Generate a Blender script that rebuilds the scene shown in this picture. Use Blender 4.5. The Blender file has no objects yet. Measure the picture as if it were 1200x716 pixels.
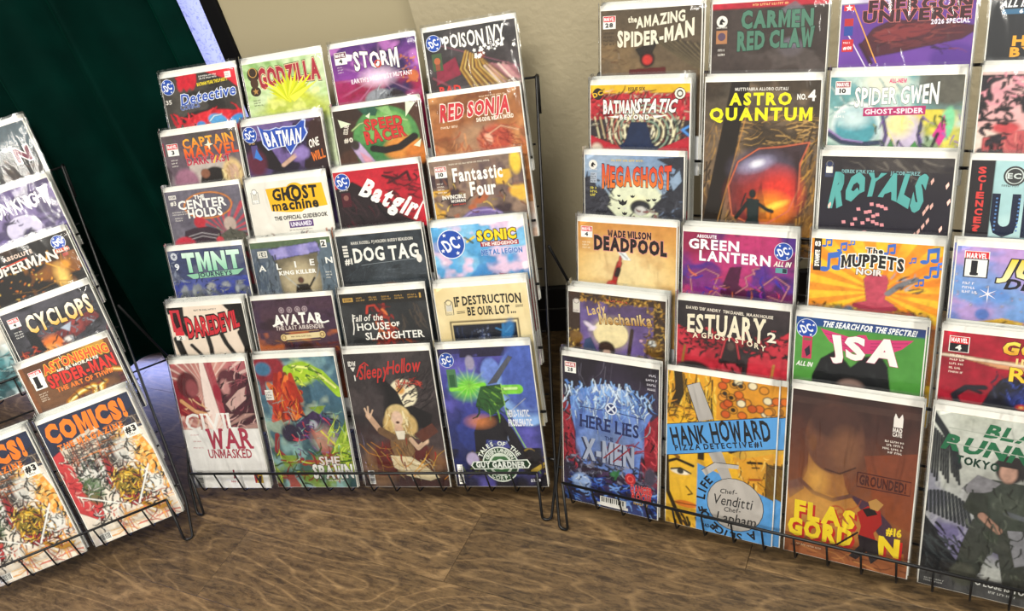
import bpy, bmesh, math, random
import numpy as np
from mathutils import Vector, Matrix
from mathutils.geometry import tessellate_polygon

SC = bpy.context.scene
COL = SC.collection

# ------------------------------------------------------------------ camera
FPX = 1017.86
CAM_H = 1.1637
PITCH, ROLL = 0.5952, -0.2743
cp, sp_, cr, sr = math.cos(PITCH), math.sin(PITCH), math.cos(ROLL), math.sin(ROLL)
c_right, c_up, c_fwd = Vector((1, 0, 0)), Vector((0, sp_, cp)), Vector((0, cp, -sp_))
r2 = c_right * cr + c_up * sr
u2 = c_up * cr - c_right * sr
cam = bpy.data.cameras.new('camera')
cam.sensor_fit = 'HORIZONTAL'
cam.sensor_width = 36.0
cam.lens = FPX * 36.0 / 1200.0
cam.clip_start = 0.02
cam_o = bpy.data.objects.new('camera', cam)
COL.objects.link(cam_o)
m = Matrix(((r2.x, u2.x, -c_fwd.x, 0), (r2.y, u2.y, -c_fwd.y, 0), (r2.z, u2.z, -c_fwd.z, CAM_H), (0, 0, 0, 1)))
cam_o.matrix_world = m
SC.camera = cam_o
SC.cycles.max_bounces = 7
SC.cycles.diffuse_bounces = 3
SC.cycles.glossy_bounces = 3
SC.cycles.transparent_max_bounces = 24
SC.cycles.caustics_reflective = False
SC.cycles.caustics_refractive = False

# ------------------------------------------------------------------ light
SC.view_settings.view_transform = 'Standard'
SC.view_settings.look = 'None'
SC.view_settings.gamma = 1.0
SC.view_settings.use_curve_mapping = False
SC.view_settings.exposure = 1.0
world = bpy.data.worlds.new('room_ambient')
SC.world = world
world.use_nodes = True
bgn = world.node_tree.nodes['Background']
bgn.inputs[0].default_value = (1.0, 0.955, 0.885, 1)
bgn.inputs[1].default_value = 0.31


def area(name, loc, target, sx, sy, power, col):
    l = bpy.data.lights.new(name, 'AREA')
    l.shape = 'RECTANGLE'
    l.size, l.size_y = sx, sy
    l.energy = power
    l.color = col
    o = bpy.data.objects.new(name, l)
    COL.objects.link(o)
    o.location = loc
    o.rotation_euler = (Vector(target) - Vector(loc)).to_track_quat('-Z', 'Y').to_euler()
    return o


WARM = (1.0, 0.955, 0.87)
area('ceiling_light', (-0.55, 0.15, 2.75), (-0.55, 0.15, 0), 1.2, 0.6, 42, WARM)
area('ceiling_light', (1.5, -0.5, 2.75), (1.5, -0.5, 0), 1.2, 0.6, 37, WARM)
area('ceiling_light', (-1.0, -2.2, 2.75), (-1.0, -2.2, 0), 1.2, 0.6, 42, WARM)
area('ceiling_light', (0.9, -3.2, 2.75), (0.9, -3.2, 0), 1.2, 0.6, 42, WARM)
# daylight from the shop front beyond the left rack
for loc, tgt, pw in (((-1.72, 0.62, 0.45), (-1.22, 0.80, 0.0), 1.6),):
    dl = area('shop_front_daylight', loc, tgt, 0.4, 0.2, pw, (0.38, 0.46, 1.0))
    dl.data.spread = math.radians(42)

# ------------------------------------------------------------------ helpers


def lin(c):
    if isinstance(c, str):
        c = c.lstrip('#')
        if len(c) == 3:
            c = ''.join(k * 2 for k in c)
        c = [int(c[i:i + 2], 16) / 255 for i in (0, 2, 4)]
    return np.array([k / 12.92 if k <= 0.04045 else ((k + 0.055) / 1.055) ** 2.4 for k in c])


def newmat(name):
    mt = bpy.data.materials.new(name)
    mt.use_nodes = True
    nt = mt.node_tree
    return mt, nt, nt.nodes['Principled BSDF']


def simple(name, col, rough=0.5, metal=0.0, spec=0.5):
    mt, nt, b = newmat(name)
    b.inputs['Base Color'].default_value = (*lin(col), 1)
    b.inputs['Roughness'].default_value = rough
    b.inputs['Metallic'].default_value = metal
    b.inputs['Specular IOR Level'].default_value = spec
    n = nt.nodes.new('ShaderNodeTexNoise')
    n.inputs['Scale'].default_value = 60
    bp = nt.nodes.new('ShaderNodeBump')
    bp.inputs['Strength'].default_value = 0.04
    bp.inputs['Distance'].default_value = 0.002
    nt.links.new(n.outputs['Fac'], bp.inputs['Height'])
    nt.links.new(bp.outputs[0], b.inputs['Normal'])
    return mt


def obj(name, mesh, mat=None, parent=None):
    o = bpy.data.objects.new(name, mesh)
    COL.objects.link(o)
    if mat is not None and mesh is not None and not mesh.materials:
        mesh.materials.append(mat)
    if parent is not None:
        o.parent = parent
    return o


def tag(o, label=None, cat=None, group=None, kind=None):
    if label: o['label'] = label
    if cat: o['category'] = cat
    if group: o['group'] = group
    if kind: o['kind'] = kind
    return o


def empty(name, loc=(0, 0, 0), rot=(0, 0, 0)):
    o = bpy.data.objects.new(name, None)
    o.empty_display_size = 0.05
    o.location = loc
    o.rotation_euler = rot
    COL.objects.link(o)
    return o


def pymesh(name, v, f, smooth=False):
    me = bpy.data.meshes.new(name)
    me.from_pydata([tuple(p) for p in v], [], f)
    me.update()
    if smooth:
        me.polygons.foreach_set('use_smooth', [True] * len(me.polygons))
    return me


BF = [(0, 3, 2, 1), (4, 5, 6, 7), (0, 1, 5, 4), (1, 2, 6, 5), (2, 3, 7, 6), (3, 0, 4, 7)]


def boxmesh(name, x0, x1, y0, y1, z0, z1):
    v = [(x0, y0, z0), (x1, y0, z0), (x1, y1, z0), (x0, y1, z0), (x0, y0, z1), (x1, y0, z1), (x1, y1, z1), (x0, y1, z1)]
    return pymesh(name, v, BF)


def bevelbox(name, x0, x1, y0, y1, z0, z1, b=0.002, seg=2):
    me = boxmesh(name, x0, x1, y0, y1, z0, z1)
    bm = bmesh.new()
    bm.from_mesh(me)
    bmesh.ops.bevel(bm, geom=list(bm.edges), offset=b, segments=seg, affect='EDGES', profile=0.5)
    bm.to_mesh(me)
    bm.free()
    return me


def tube(name, pts, r, n=6, closed=False):
    pts = [Vector(p) for p in pts]
    N = len(pts)
    V, F = [], []
    prev = None
    for i, p in enumerate(pts):
        if closed:
            t = (pts[(i + 1) % N] - pts[i - 1]).normalized()
        else:
            t = (pts[min(i + 1, N - 1)] - pts[max(i - 1, 0)]).normalized()
        if prev is None:
            a = Vector((0, 0, 1)) if abs(t.z) < 0.9 else Vector((1, 0, 0))
            nrm = (a - t * a.dot(t)).normalized()
        else:
            nrm = (prev - t * prev.dot(t)).normalized()
        prev = nrm
        b = t.cross(nrm)
        for k in range(n):
            a = 2 * math.pi * k / n
            V.append(p + (nrm * math.cos(a) + b * math.sin(a)) * r)
    for i in range(N if closed else N - 1):
        j = (i + 1) % N
        for k in range(n):
            k2 = (k + 1) % n
            F.append((i * n + k, i * n + k2, j * n + k2, j * n + k))
    if not closed:
        F.append(tuple(range(n - 1, -1, -1)))
        F.append(tuple((N - 1) * n + k for k in range(n)))
    return pymesh(name, V, F, True)


# rack frames: x0, y0, yaw
RACK = [(-1.4362, 1.1400, 0.18142), (-0.7040, 1.3289, -0.36624), (-0.0067, 1.0408, -0.64499)]
TILT, DZ, DD, Z0, PIT = 0.39543, 0.087455, 0.068096, 0.045, 0.185188
ST, CT = math.sin(TILT), math.cos(TILT)


def cl(u, d, z=0.0, rk=1):
    """point given in a rack's own frame: u along it, d towards the wall"""
    x, y, a = RACK[rk]
    return Vector((x + u * math.cos(a) - d * math.sin(a), y + u * math.sin(a) + d * math.cos(a), z))


# ------------------------------------------------------------------ setting
def wood_mat():
    mt, nt, b = newmat('floor_plank_wood')
    N, L = nt.nodes, nt.links
    tc = N.new('ShaderNodeTexCoord')
    oi = N.new('ShaderNodeObjectInfo')
    rv = N.new('ShaderNodeVectorMath'); rv.operation = 'SCALE'
    cx = N.new('ShaderNodeCombineXYZ')
    L.new(oi.outputs['Random'], cx.inputs[0]); L.new(oi.outputs['Random'], cx.inputs[1])
    L.new(cx.outputs[0], rv.inputs[0]); rv.inputs['Scale'].default_value = 37.0
    ad = N.new('ShaderNodeVectorMath'); ad.operation = 'ADD'
    L.new(tc.outputs['Object'], ad.inputs[0]); L.new(rv.outputs[0], ad.inputs[1])

    def mapped(s):
        mp = N.new('ShaderNodeMapping')
        mp.inputs['Scale'].default_value = s
        L.new(ad.outputs[0], mp.inputs['Vector'])
        return mp.outputs[0]

    def noise(vec, scale, det=4, dist=0.0, rough=0.6):
        n = N.new('ShaderNodeTexNoise')
        n.inputs['Scale'].default_value = scale
        n.inputs['Detail'].default_value = det
        n.inputs['Roughness'].default_value = rough
        n.inputs['Distortion'].default_value = dist
        L.new(vec, n.inputs['Vector'])
        return n.outputs['Fac']

    def ramp(fac, stops):
        r = N.new('ShaderNodeValToRGB')
        els = r.color_ramp.elements
        while len(els) < len(stops):
            els.new(0.5)
        for e, (p, c) in zip(els, stops):
            e.position = p
            e.color = (*lin(c), 1)
        L.new(fac, r.inputs['Fac'])
        return r.outputs['Color']

    def mix(a, bb, fac, mode='MIX'):
        mx = N.new('ShaderNodeMix'); mx.data_type = 'RGBA'; mx.blend_type = mode
        if hasattr(fac, 'is_linked'): L.new(fac, mx.inputs[0])
        else: mx.inputs[0].default_value = fac
        L.new(a, mx.inputs[6]); L.new(bb, mx.inputs[7])
        return mx.outputs[2]
    # cathedral figure: contour lines of a stretched noise
    fig = noise(mapped((1.0, 5.0, 1.0)), 1.8, 3, 0.25, 0.32)
    mul = N.new('ShaderNodeMath'); mul.operation = 'MULTIPLY'; mul.inputs[1].default_value = 26.0
    L.new(fig, mul.inputs[0])
    fr = N.new('ShaderNodeMath'); fr.operation = 'PINGPONG'; fr.inputs[1].default_value = 1.0
    L.new(mul.outputs[0], fr.inputs[0])
    rings = ramp(fr.outputs[0], [(0.0, '#2a2016'), (0.5, '#3f3021'), (0.80, '#4a3927'), (0.96, '#9a7f5c')])
    fine = noise(mapped((6.0, 75.0, 1.0)), 2.2, 6, 0.7, 0.75)
    finec = ramp(fine, [(0.34, '#1c150e'), (0.46, '#413223'), (0.56, '#5e4a33'), (0.68, '#a28763')])
    base = mix(rings, finec, 0.52)
    blot = noise(mapped((2.5, 6.0, 1.0)), 2.2, 5, 0.8, 0.65)
    blotc = ramp(blot, [(0.36, '#26221e'), (0.5, '#4c3b28'), (0.66, '#6e5638')])
    base = mix(base, blotc, 0.30)
    cross = noise(mapped((34.0, 110.0, 1.0)), 1.0, 5, 0.5, 0.75)
    crossc = ramp(cross, [(0.40, '#20180f'), (0.60, '#8a714f')])
    base = mix(base, crossc, 0.30)
    # plank to plank tone
    tone = N.new('ShaderNodeMapRange')
    tone.inputs['To Min'].default_value = 0.78
    tone.inputs['To Max'].default_value = 1.16
    L.new(oi.outputs['Random'], tone.inputs['Value'])
    hsv = N.new('ShaderNodeHueSaturation')
    hsv.inputs['Saturation'].default_value = 1.05
    L.new(tone.outputs[0], hsv.inputs['Value'])
    L.new(base, hsv.inputs['Color'])
    L.new(hsv.outputs[0], b.inputs['Base Color'])
    rr = N.new('ShaderNodeMapRange')
    rr.inputs['To Min'].default_value = 0.30
    rr.inputs['To Max'].default_value = 0.55
    L.new(fine, rr.inputs['Value'])
    L.new(rr.outputs[0], b.inputs['Roughness'])
    bp = N.new('ShaderNodeBump')
    bp.inputs['Strength'].default_value = 0.35
    bp.inputs['Distance'].default_value = 0.0012
    L.new(fine, bp.inputs['Height'])
    L.new(bp.outputs[0], b.inputs['Normal'])
    return mt


WOOD = wood_mat()
floor = obj('floor', boxmesh('floor_slab', -3.4, 2.4, -1.2, 3.0, -0.05, -0.004), simple('floor_joint_dark', '#1d1812', 0.8))
tag(floor, 'wood-look plank floor in weathered brown', kind='structure')
PA = math.radians(-33.9)
pdir, pnor = Vector((math.cos(PA), math.sin(PA), 0)), Vector((-math.sin(PA), math.cos(PA), 0))
P_ANCH = Vector((-0.1519, 1.1025, 0))      # corner where four planks meet
PW, PLN = 0.152, 1.22
rng = random.Random(4)
plank_me = bevelbox('floor_plank', 0, PLN - 0.0008, -PW + 0.0006, 0, -0.006, 0.0, 0.0003, 1)
plank_me.materials.append(WOOD)
for j in range(-11, 12):
    off = {0: 0.0, 1: 0.47, -1: 0.78, -2: 0.31}.get(j, rng.random() * PLN)
    for i in range(-4, 4):
        p = P_ANCH + pnor * (j * PW) + pdir * (i * PLN + off)
        c = p + pdir * PLN * 0.5
        if -2.6 < c.x < 1.7 and 0.0 < c.y < 2.6:
            o = obj('plank', plank_me, parent=floor)
            o.location = p
            o.rotation_euler = (0, 0, PA)


def wall_mat(name, col, bump, scale):
    mt, nt, b = newmat(name)
    N, L = nt.nodes, nt.links
    tc = N.new('ShaderNodeTexCoord')
    n = N.new('ShaderNodeTexNoise')
    n.inputs['Scale'].default_value = scale
    n.inputs['Detail'].default_value = 6
    L.new(tc.outputs['Object'], n.inputs['Vector'])
    bp = N.new('ShaderNodeBump')
    bp.inputs['Strength'].default_value = bump
    bp.inputs['Distance'].default_value = 0.003
    L.new(n.outputs['Fac'], bp.inputs['Height'])
    L.new(bp.outputs[0], b.inputs['Normal'])
    n2 = N.new('ShaderNodeTexNoise')
    n2.inputs['Scale'].default_value = 2.0
    L.new(tc.outputs['Object'], n2.inputs['Vector'])
    mx = N.new('ShaderNodeMix'); mx.data_type = 'RGBA'
    mx.inputs[6].default_value = (*lin(col) * 0.97, 1)
    mx.inputs[7].default_value = (*np.minimum(lin(col) * 1.03, 1), 1)
    L.new(n2.outputs['Fac'], mx.inputs[0])
    L.new(mx.outputs[2], b.inputs['Base Color'])
    b.inputs['Roughness'].default_value = 0.62
    b.inputs['Specular IOR Level'].default_value = 0.3
    return mt


YAW1 = RACK[1][2]
WALL_D = 0.52
WALLM = wall_mat('painted_drywall_greige', '#a0967c', 0.55, 75)
WALLS = wall_mat('smooth_drywall_greige', '#9d9377', 0.08, 60)


def placed(name, me, mat, **kw):
    o = obj(name, me, mat)
    o.location = (RACK[1][0], RACK[1][1], 0)
    o.rotation_euler = (0, 0, YAW1)
    tag(o, **kw)
    return o


placed('wall_back', bevelbox('wall_back', 0.5195, 2.9, WALL_D, WALL_D + 0.12, 0, 2.75, 0.002), WALLM,
       label='greige painted drywall behind the racks', kind='structure')
placed('wall_left', boxmesh('wall_left', 0.135, 0.53, WALL_D + 0.018, WALL_D + 0.14, 0, 2.75), WALLS,
       label='smooth greige wall piece beside the window frame', kind='structure')
BLACKTRIM = simple('black_trim_paint', '#0b0b0d', 0.45)
placed('baseboard_back', bevelbox('baseboard_back', 0.5195, 2.9, WALL_D - 0.014, WALL_D - 0.0005, 0.0, 0.118, 0.003), BLACKTRIM,
       label='black baseboard along the greige wall', kind='structure')
# shop window: black frame with frosted daylight pane
win = placed('window_1', bevelbox('window_stile', 0.100, 0.1345, WALL_D + 0.010, WALL_D + 0.10, 0, 2.75, 0.003), simple('window_frame_black', '#030304', 0.7, 0, .15),
             label='black framed shop window behind the curtain', kind='structure')
gm, nt, b = newmat('daylit_frosted_glass')
N, L = nt.nodes, nt.links
tc = N.new('ShaderNodeTexCoord')
vo = N.new('ShaderNodeTexNoise')
vo.inputs['Scale'].default_value = 95
vo.inputs['Detail'].default_value = 3
vo.inputs['Distortion'].default_value = 2.5
L.new(tc.outputs['Object'], vo.inputs['Vector'])
rp = N.new('ShaderNodeValToRGB')
rp.color_ramp.elements[0].position = 0.40
rp.color_ramp.elements[0].color = (*lin('#7f86d2'), 1)
rp.color_ramp.elements[1].position = 0.47
rp.color_ramp.elements[1].color = (*lin('#b9c0fb'), 1)
L.new(vo.outputs['Fac'], rp.inputs['Fac'])
b.inputs['Base Color'].default_value = (*lin('#8088c0'), 1)
L.new(rp.outputs[0], b.inputs['Emission Color'])
b.inputs['Emission Strength'].default_value = 0.48
b.inputs['Roughness'].default_value = 0.25
pane = obj('pane', boxmesh('pane', -2.3, 0.101, WALL_D + 0.03, WALL_D + 0.036, 0.04, 2.7), gm, win)
obj('bottom_rail', bevelbox('bottom_rail', -2.3, 0.101, WALL_D + 0.0, WALL_D + 0.08, 0.0, 0.045, 0.003), win.data.materials[0], win)
obj('top_rail', bevelbox('top_rail', -2.3, 0.101, WALL_D + 0.0, WALL_D + 0.08, 2.68, 2.75, 0.003), win.data.materials[0], win)

# daylight spilling under the curtain's hem
wl = area('window_daylight', cl(-0.40, 0.485, 0.05), cl(-0.40, 0.25, 0.0), 0.9, 0.06, 1.3, (0.38, 0.46, 1.0))
wl.rotation_euler.rotate_axis('Z', 0)

# curtain: heavy folds hanging from above, hem just off the floor
vm, nt, b = newmat('dark_green_velvet')
N, L = nt.nodes, nt.links
b.inputs['Base Color'].default_value = (*lin('#00382d'), 1)
b.inputs['Roughness'].default_value = 0.75
b.inputs['Specular IOR Level'].default_value = 0.04
b.inputs['Sheen Weight'].default_value = 0.12
b.inputs['Sheen Roughness'].default_value = 0.35
b.inputs['Sheen Tint'].default_value = (*lin('#008060'), 1)
tc = N.new('ShaderNodeTexCoord')
n = N.new('ShaderNodeTexNoise')
n.inputs['Scale'].default_value = 14
n.inputs['Detail'].default_value = 8
L.new(tc.outputs['Object'], n.inputs['Vector'])
mx = N.new('ShaderNodeMix'); mx.data_type = 'RGBA'
mx.inputs[6].default_value = (*lin('#000f0c'), 1)
mx.inputs[7].default_value = (*lin('#00241d'), 1)
L.new(n.outputs['Fac'], mx.inputs[0])
L.new(mx.outputs[2], b.inputs['Base Color'])


def curtain_mesh():
    nu, nz = 260, 40
    V, F = [], []
    u0, u1 = 0.070, -1.75
    for iz in range(nz + 1):
        z = 0.06 + (2.70 - 0.06) * iz / nz
        for iu in range(nu + 1):
            t = iu / nu
            u = u0 + (u1 - u0) * t
            k = min(1, max(0, (0.02 - u) / 0.22))
            base = 0.507 - 0.105 * k * k * (3 - 2 * k) + 0.02 * k * math.sin(u * 3.1)
            ph = u * 2 * math.pi / 0.160 + 0.9 * math.sin(u * 6.3) + 0.22 * math.sin(z * 1.7 + u * 4)
            amp = (0.014 + 0.034 * k) * (1 + 0.3 * math.sin(u * 9.0))
            f = math.sin(ph)
            f = math.copysign(abs(f) ** 0.7, f)
            d = base - amp * f + 0.004 * math.sin(ph * 2.3 + z * 3) + 0.002 * math.sin(z * 11 + u * 17)
            V.append((u + 0.016 * math.cos(ph) * min(1, iu / 8), d, z))
            if iz < nz and iu < nu:
                a = iz * (nu + 1) + iu
                F.append((a, a + nu + 1, a + nu + 2, a + 1))
    return pymesh('curtain', V, F, True)


cur = placed('curtain', curtain_mesh(), vm, label='dark green velvet curtain hanging in folds over the shop window', cat='curtain')
sol = cur.modifiers.new('thickness', 'SOLIDIFY')
sol.thickness = 0.003

# ------------------------------------------------------------------ printing covers
ASP = 1.53
GC = {}
SERIF = {'A': ((.05, 0), (.95, 0)), 'B': ((.1, 0), (.1, 1)), 'D': ((.1, 0), (.1, 1)), 'E': ((.1, 0), (.1, 1)), 'F': ((.1, 0), (.1, 1)),
         'G': ((.88, .42),), 'H': ((.08, 0), (.92, 0), (.08, 1), (.92, 1)), 'I': ((.5, 0), (.5, 1)), 'K': ((.1, 0), (.1, 1), (.92, 0), (.9, 1)),
         'L': ((.1, 0), (.1, 1)), 'M': ((.08, 0), (.92, 0), (.06, 1), (.94, 1)), 'N': ((.08, 0), (.06, 1), (.92, 1)), 'P': ((.1, 0), (.1, 1)),
         'R': ((.1, 0), (.1, 1), (.93, 0)), 'T': ((.5, 0),), 'U': ((.08, 1), (.92, 1)), 'V': ((.06, 1), (.94, 1)), 'W': ((.05, 1), (.95, 1)),
         'X': ((.06, 0), (.94, 0), (.06, 1), (.94, 1)), 'Y': ((.06, 1), (.94, 1), (.5, 0)), 'i': ((.5, 0),), 'l': ((.5, 0), (.5, 1)),
         'n': ((.08, 0), (.92, 0)), 'r': ((.15, 0),), 'h': ((.08, 0), (.92, 0)), 'm': ((.05, 0), (.5, 0), (.95, 0)), 'u': ((.1, .66), (.95, 0)),
         'p': ((.1, -.3),), '1': ((.6, 0),)}


def glyph(ch, off):
    off = round(off, 3)
    k = (ch, off)
    if k not in GC and ch in 'MW':
        # drawn letter: the stock outline folds over itself when it is made heavy
        o = off / .682
        sw, W = .15 + 2 * o, .92
        P = [(-o, -o), (sw - o, -o), (sw - o, .60), (W / 2, .06 - o), (W - sw + o, .60), (W - sw + o, -o), (W + o, -o), (W + o, 1 + o),
             (W + o - sw * 1.02, 1 + o), (W / 2, .40 + o * .6), (sw * 1.02 - o, 1 + o), (-o, 1 + o)]
        if ch == 'W':
            P = [(W / 2 + (W / 2 - x) * (1.25 - .5 * y), 1 - y) for x, y in P]
        GC[k] = (np.array(P), [tuple(t) for t in tessellate_polygon([[Vector((x, y, 0)) for x, y in P]])])
    if k not in GC:
        cu = bpy.data.curves.new('g', 'FONT')
        cu.body = ch
        cu.offset = off
        cu.resolution_u = 2
        ob = bpy.data.objects.new('g', cu)
        me = ob.to_mesh()
        me.calc_loop_triangles()
        v = np.array([(p.co.x, p.co.y) for p in me.vertices]).reshape(-1, 2) / 0.682
        f = [tuple(t.vertices) for t in me.loop_triangles]
        ob.to_mesh_clear()
        bpy.data.objects.remove(ob)
        bpy.data.curves.remove(cu)
        GC[k] = (v, f)
    return GC[k]


class Art:
    """one printed cover: a fine colour grid for painted art, flat vector shapes for lettering"""

    def __init__(s, nx, seed=1, sy=1.0):
        s.sy, s.dy = sy, 0.0
        s.nx, s.ny = nx, int(nx * ASP)
        s.W2, s.H2 = (s.nx + 1) * 2, (s.ny + 1) * 2
        xs = (np.arange(s.W2) + .5) / s.W2
        ys = (np.arange(s.H2) + .5) / s.H2 * ASP / sy
        s.X, s.Y = np.meshgrid(xs, ys)
        s.C = np.ones((s.H2, s.W2, 3))
        s.rng = np.random.default_rng(seed)
        s.V, s.F, s.FC = [], [], []
        s.layer = 0

    # ---- painting on the grid
    def put(s, mask, c, a=1.0):
        mk = (np.clip(mask, 0, 1) * a)[..., None]
        s.C = s.C * (1 - mk) + lin(c) * mk

    def win(s, x0, y0, x1, y1):
        h = ASP / s.sy
        y0, y1 = y0 + s.dy, y1 + s.dy
        return (slice(max(0, int(y0 / h * s.H2) - 1), max(0, min(s.H2, int(y1 / h * s.H2) + 2))),
                slice(max(0, int(x0 * s.W2) - 1), max(0, min(s.W2, int(x1 * s.W2) + 2))))

    def putw(s, sl, mask, c, a=1.0):
        mk = (np.clip(mask, 0, 1) * a)[..., None]
        s.C[sl] = s.C[sl] * (1 - mk) + lin(c) * mk

    def bg(s, c):
        s.C[:] = lin(c)

    def gr(s, stops, ang=90, x0=0, y0=0, x1=1, y1=ASP):
        a = math.radians(ang)
        t = (s.X * math.cos(a) + s.Y * s.sy / ASP * math.sin(a))
        t = (t - t.min()) / (t.max() - t.min())
        ps = [p for p, _ in stops]
        cs = np.array([lin(c) for _, c in stops])
        col = np.stack([np.interp(t, ps, cs[:, k]) for k in range(3)], -1)
        mk = ((s.X >= x0) & (s.X <= x1) & (s.Y >= y0) & (s.Y <= y1))[..., None]
        s.C = np.where(mk, col, s.C)

    def el(s, cx, cy, rx, ry, c, soft=.04, rot=0, a=1.0):
        r = math.radians(rot)
        k = max(rx, ry) + soft
        sl = s.win(cx - k, cy - k, cx + k, cy + k)
        dx, dy = s.X[sl] - cx, s.Y[sl] - cy
        if dx.size == 0:
            return
        u = (dx * math.cos(r) + dy * math.sin(r)) / rx
        v = (-dx * math.sin(r) + dy * math.cos(r)) / ry
        d = np.sqrt(u * u + v * v)
        sf = max(soft / min(rx, ry), 1e-3)
        s.putw(sl, (1 - d) / sf + .5, c, a)

    def ring(s, cx, cy, rx, ry, w, c, a=1.0, soft=.008):
        d = np.sqrt(((s.X - cx) / rx) ** 2 + ((s.Y - cy) / ry) ** 2)
        s.put((w - np.abs(d - 1) * min(rx, ry)) / soft + .5, c, a)

    def po(s, pts, c, a=1.0):
        sl = s.win(min(p[0] for p in pts), min(p[1] for p in pts), max(p[0] for p in pts), max(p[1] for p in pts))
        X, Y = s.X[sl], s.Y[sl]
        if X.size == 0:
            return
        ins = np.zeros(X.shape, bool)
        for i in range(len(pts)):
            (xa, ya), (xb, yb) = pts[i], pts[i - 1]
            if ya != yb:
                ins ^= ((ya > Y) != (yb > Y)) & (X < (xb - xa) * (Y - ya) / (yb - ya) + xa)
        s.putw(sl, ins.astype(float), c, a)

    def re(s, x0, y0, x1, y1, c, a=1.0):
        s.put(((s.X >= x0) & (s.X <= x1) & (s.Y >= y0) & (s.Y <= y1)).astype(float), c, a)

    def ln(s, pts, w, c, a=1.0, soft=.006):
        k = w + soft
        sl = s.win(min(p[0] for p in pts) - k, min(p[1] for p in pts) - k, max(p[0] for p in pts) + k, max(p[1] for p in pts) + k)
        X, Y = s.X[sl], s.Y[sl]
        if X.size == 0:
            return
        d = np.full(X.shape, 9.)
        for (xa, ya), (xb, yb) in zip(pts[:-1], pts[1:]):
            ex, ey = xb - xa, yb - ya
            t = np.clip(((X - xa) * ex + (Y - ya) * ey) / (ex * ex + ey * ey + 1e-9), 0, 1)
            d = np.minimum(d, np.hypot(X - xa - t * ex, Y - ya - t * ey))
        s.putw(sl, (w / 2 - d) / soft + .5, c, a)

    def field(s, scale, sx=1, sy=1, oct=3):
        out = np.zeros(s.X.shape)
        am = 1.0
        for o in range(oct):
            f = scale * 2 ** o
            gx, gy = int(f * sx) + 3, int(f * sy * ASP / s.sy) + 3
            g = s.rng.random((gy, gx))
            px, py = s.X * f * sx, s.Y * f * sy
            ix, iy = np.clip(px.astype(int), 0, gx - 2), np.clip(py.astype(int), 0, gy - 2)
            fx, fy = px - ix, py - iy
            fx, fy = fx * fx * (3 - 2 * fx), fy * fy * (3 - 2 * fy)
            out += am * ((g[iy, ix] * (1 - fx) + g[iy, ix + 1] * fx) * (1 - fy) + (g[iy + 1, ix] * (1 - fx) + g[iy + 1, ix + 1] * fx) * fy)
            am *= .5
        return (out - out.min()) / (out.max() - out.min())

    def box(s, bx):
        if bx is None:
            return 1.0
        x0, y0, x1, y1 = bx
        return ((s.X >= x0) & (s.X <= x1) & (s.Y >= y0) & (s.Y <= y1)).astype(float)

    def nz(s, c, scale=5, thr=.55, soft=.15, a=1.0, sx=1, sy=1, bx=None, oct=3):
        s.put(((s.field(scale, sx, sy, oct) - thr) / soft + .5).clip(0, 1) * s.box(bx), c, a)

    def sc(s, n, bx, cols, w=.015, L=.12, ang=0, jit=180, a=1.0, curve=0.6):
        x0, y0, x1, y1 = bx
        n, w = int(n * 1.5), w * .8
        for i in range(n):
            x, y = s.rng.uniform(x0, x1), s.rng.uniform(y0, y1)
            t = math.radians(ang + s.rng.uniform(-jit, jit))
            l = L * s.rng.uniform(.4, 1.3)
            k = s.rng.uniform(-curve, curve)
            pts = [(x, y)]
            for q in range(3):
                x += math.cos(t) * l / 3
                y += math.sin(t) * l / 3
                t += k
                pts.append((x, y))
            ww = w * s.rng.uniform(.6, 1.4)
            for q in range(3):
                s.ln(pts[q:q + 2], ww * (1, .8, .45)[q], cols[i % len(cols)], a)

    def rays(s, cx, cy, n, c, a=1.0, ph=0, duty=.5, rmin=0, fade=0, soft=.15, bx=None):
        th = np.arctan2(s.Y - cy, s.X - cx)
        t = (th / (2 * math.pi) * n + ph) % 1
        d = np.hypot(s.X - cx, s.Y - cy)
        mk = ((duty / 2 - np.abs(t - .5)) / soft + .5).clip(0, 1) * (d > rmin)
        if fade:
            mk = mk * np.clip(1 - d / fade, 0, 1)
        s.put(mk * s.box(bx), c, a)

    # ---- flat vector print
    def _add(s, v, f, c):
        b = len(s.V)
        z = s.layer
        for t, q in enumerate(f):
            for i in q:
                x, y = v[i]
                s.V.append((x, (y + s.dy) * s.sy, z + .08 * (t % 12)))
            s.F.append((b + 3 * t, b + 3 * t + 1, b + 3 * t + 2))
        s.FC += [c] * len(f)

    def PV(s, pts, c):
        s.layer += 1
        tr = tessellate_polygon([[Vector((x, y, 0)) for x, y in pts]])
        s._add(pts, [tuple(t) for t in tr], c)

    def R(s, x0, y0, x1, y1, c, rot=0):
        cx, cy = (x0 + x1) / 2, (y0 + y1) / 2
        a = math.radians(rot)
        pts = []
        for x, y in ((x0, y0), (x1, y0), (x1, y1), (x0, y1)):
            dx, dy = x - cx, y - cy
            pts.append((cx + dx * math.cos(a) + dy * math.sin(a), cy - dx * math.sin(a) + dy * math.cos(a)))
        s.PV(pts, c)

    def D(s, cx, cy, rx, c, ry=None, n=24):
        ry = ry or rx / s.sy
        s.PV([(cx + rx * math.cos(2 * math.pi * i / n), cy + ry * math.sin(2 * math.pi * i / n)) for i in range(n)], c)

    def LN(s, pts, w, c):
        s.layer += 1
        v, f = [], []
        for i, (x, y) in enumerate(pts):
            a, b = pts[max(i - 1, 0)], pts[min(i + 1, len(pts) - 1)]
            ex, ey = b[0] - a[0], b[1] - a[1]
            l = math.hypot(ex, ey) + 1e-9
            v += [(x - ey / l * w / 2, y + ex / l * w / 2), (x + ey / l * w / 2, y - ex / l * w / 2)]
            if i:
                k = 2 * i
                f += [(k - 2, k - 1, k + 1), (k - 2, k + 1, k)]
        s._add(v, f, c)

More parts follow.
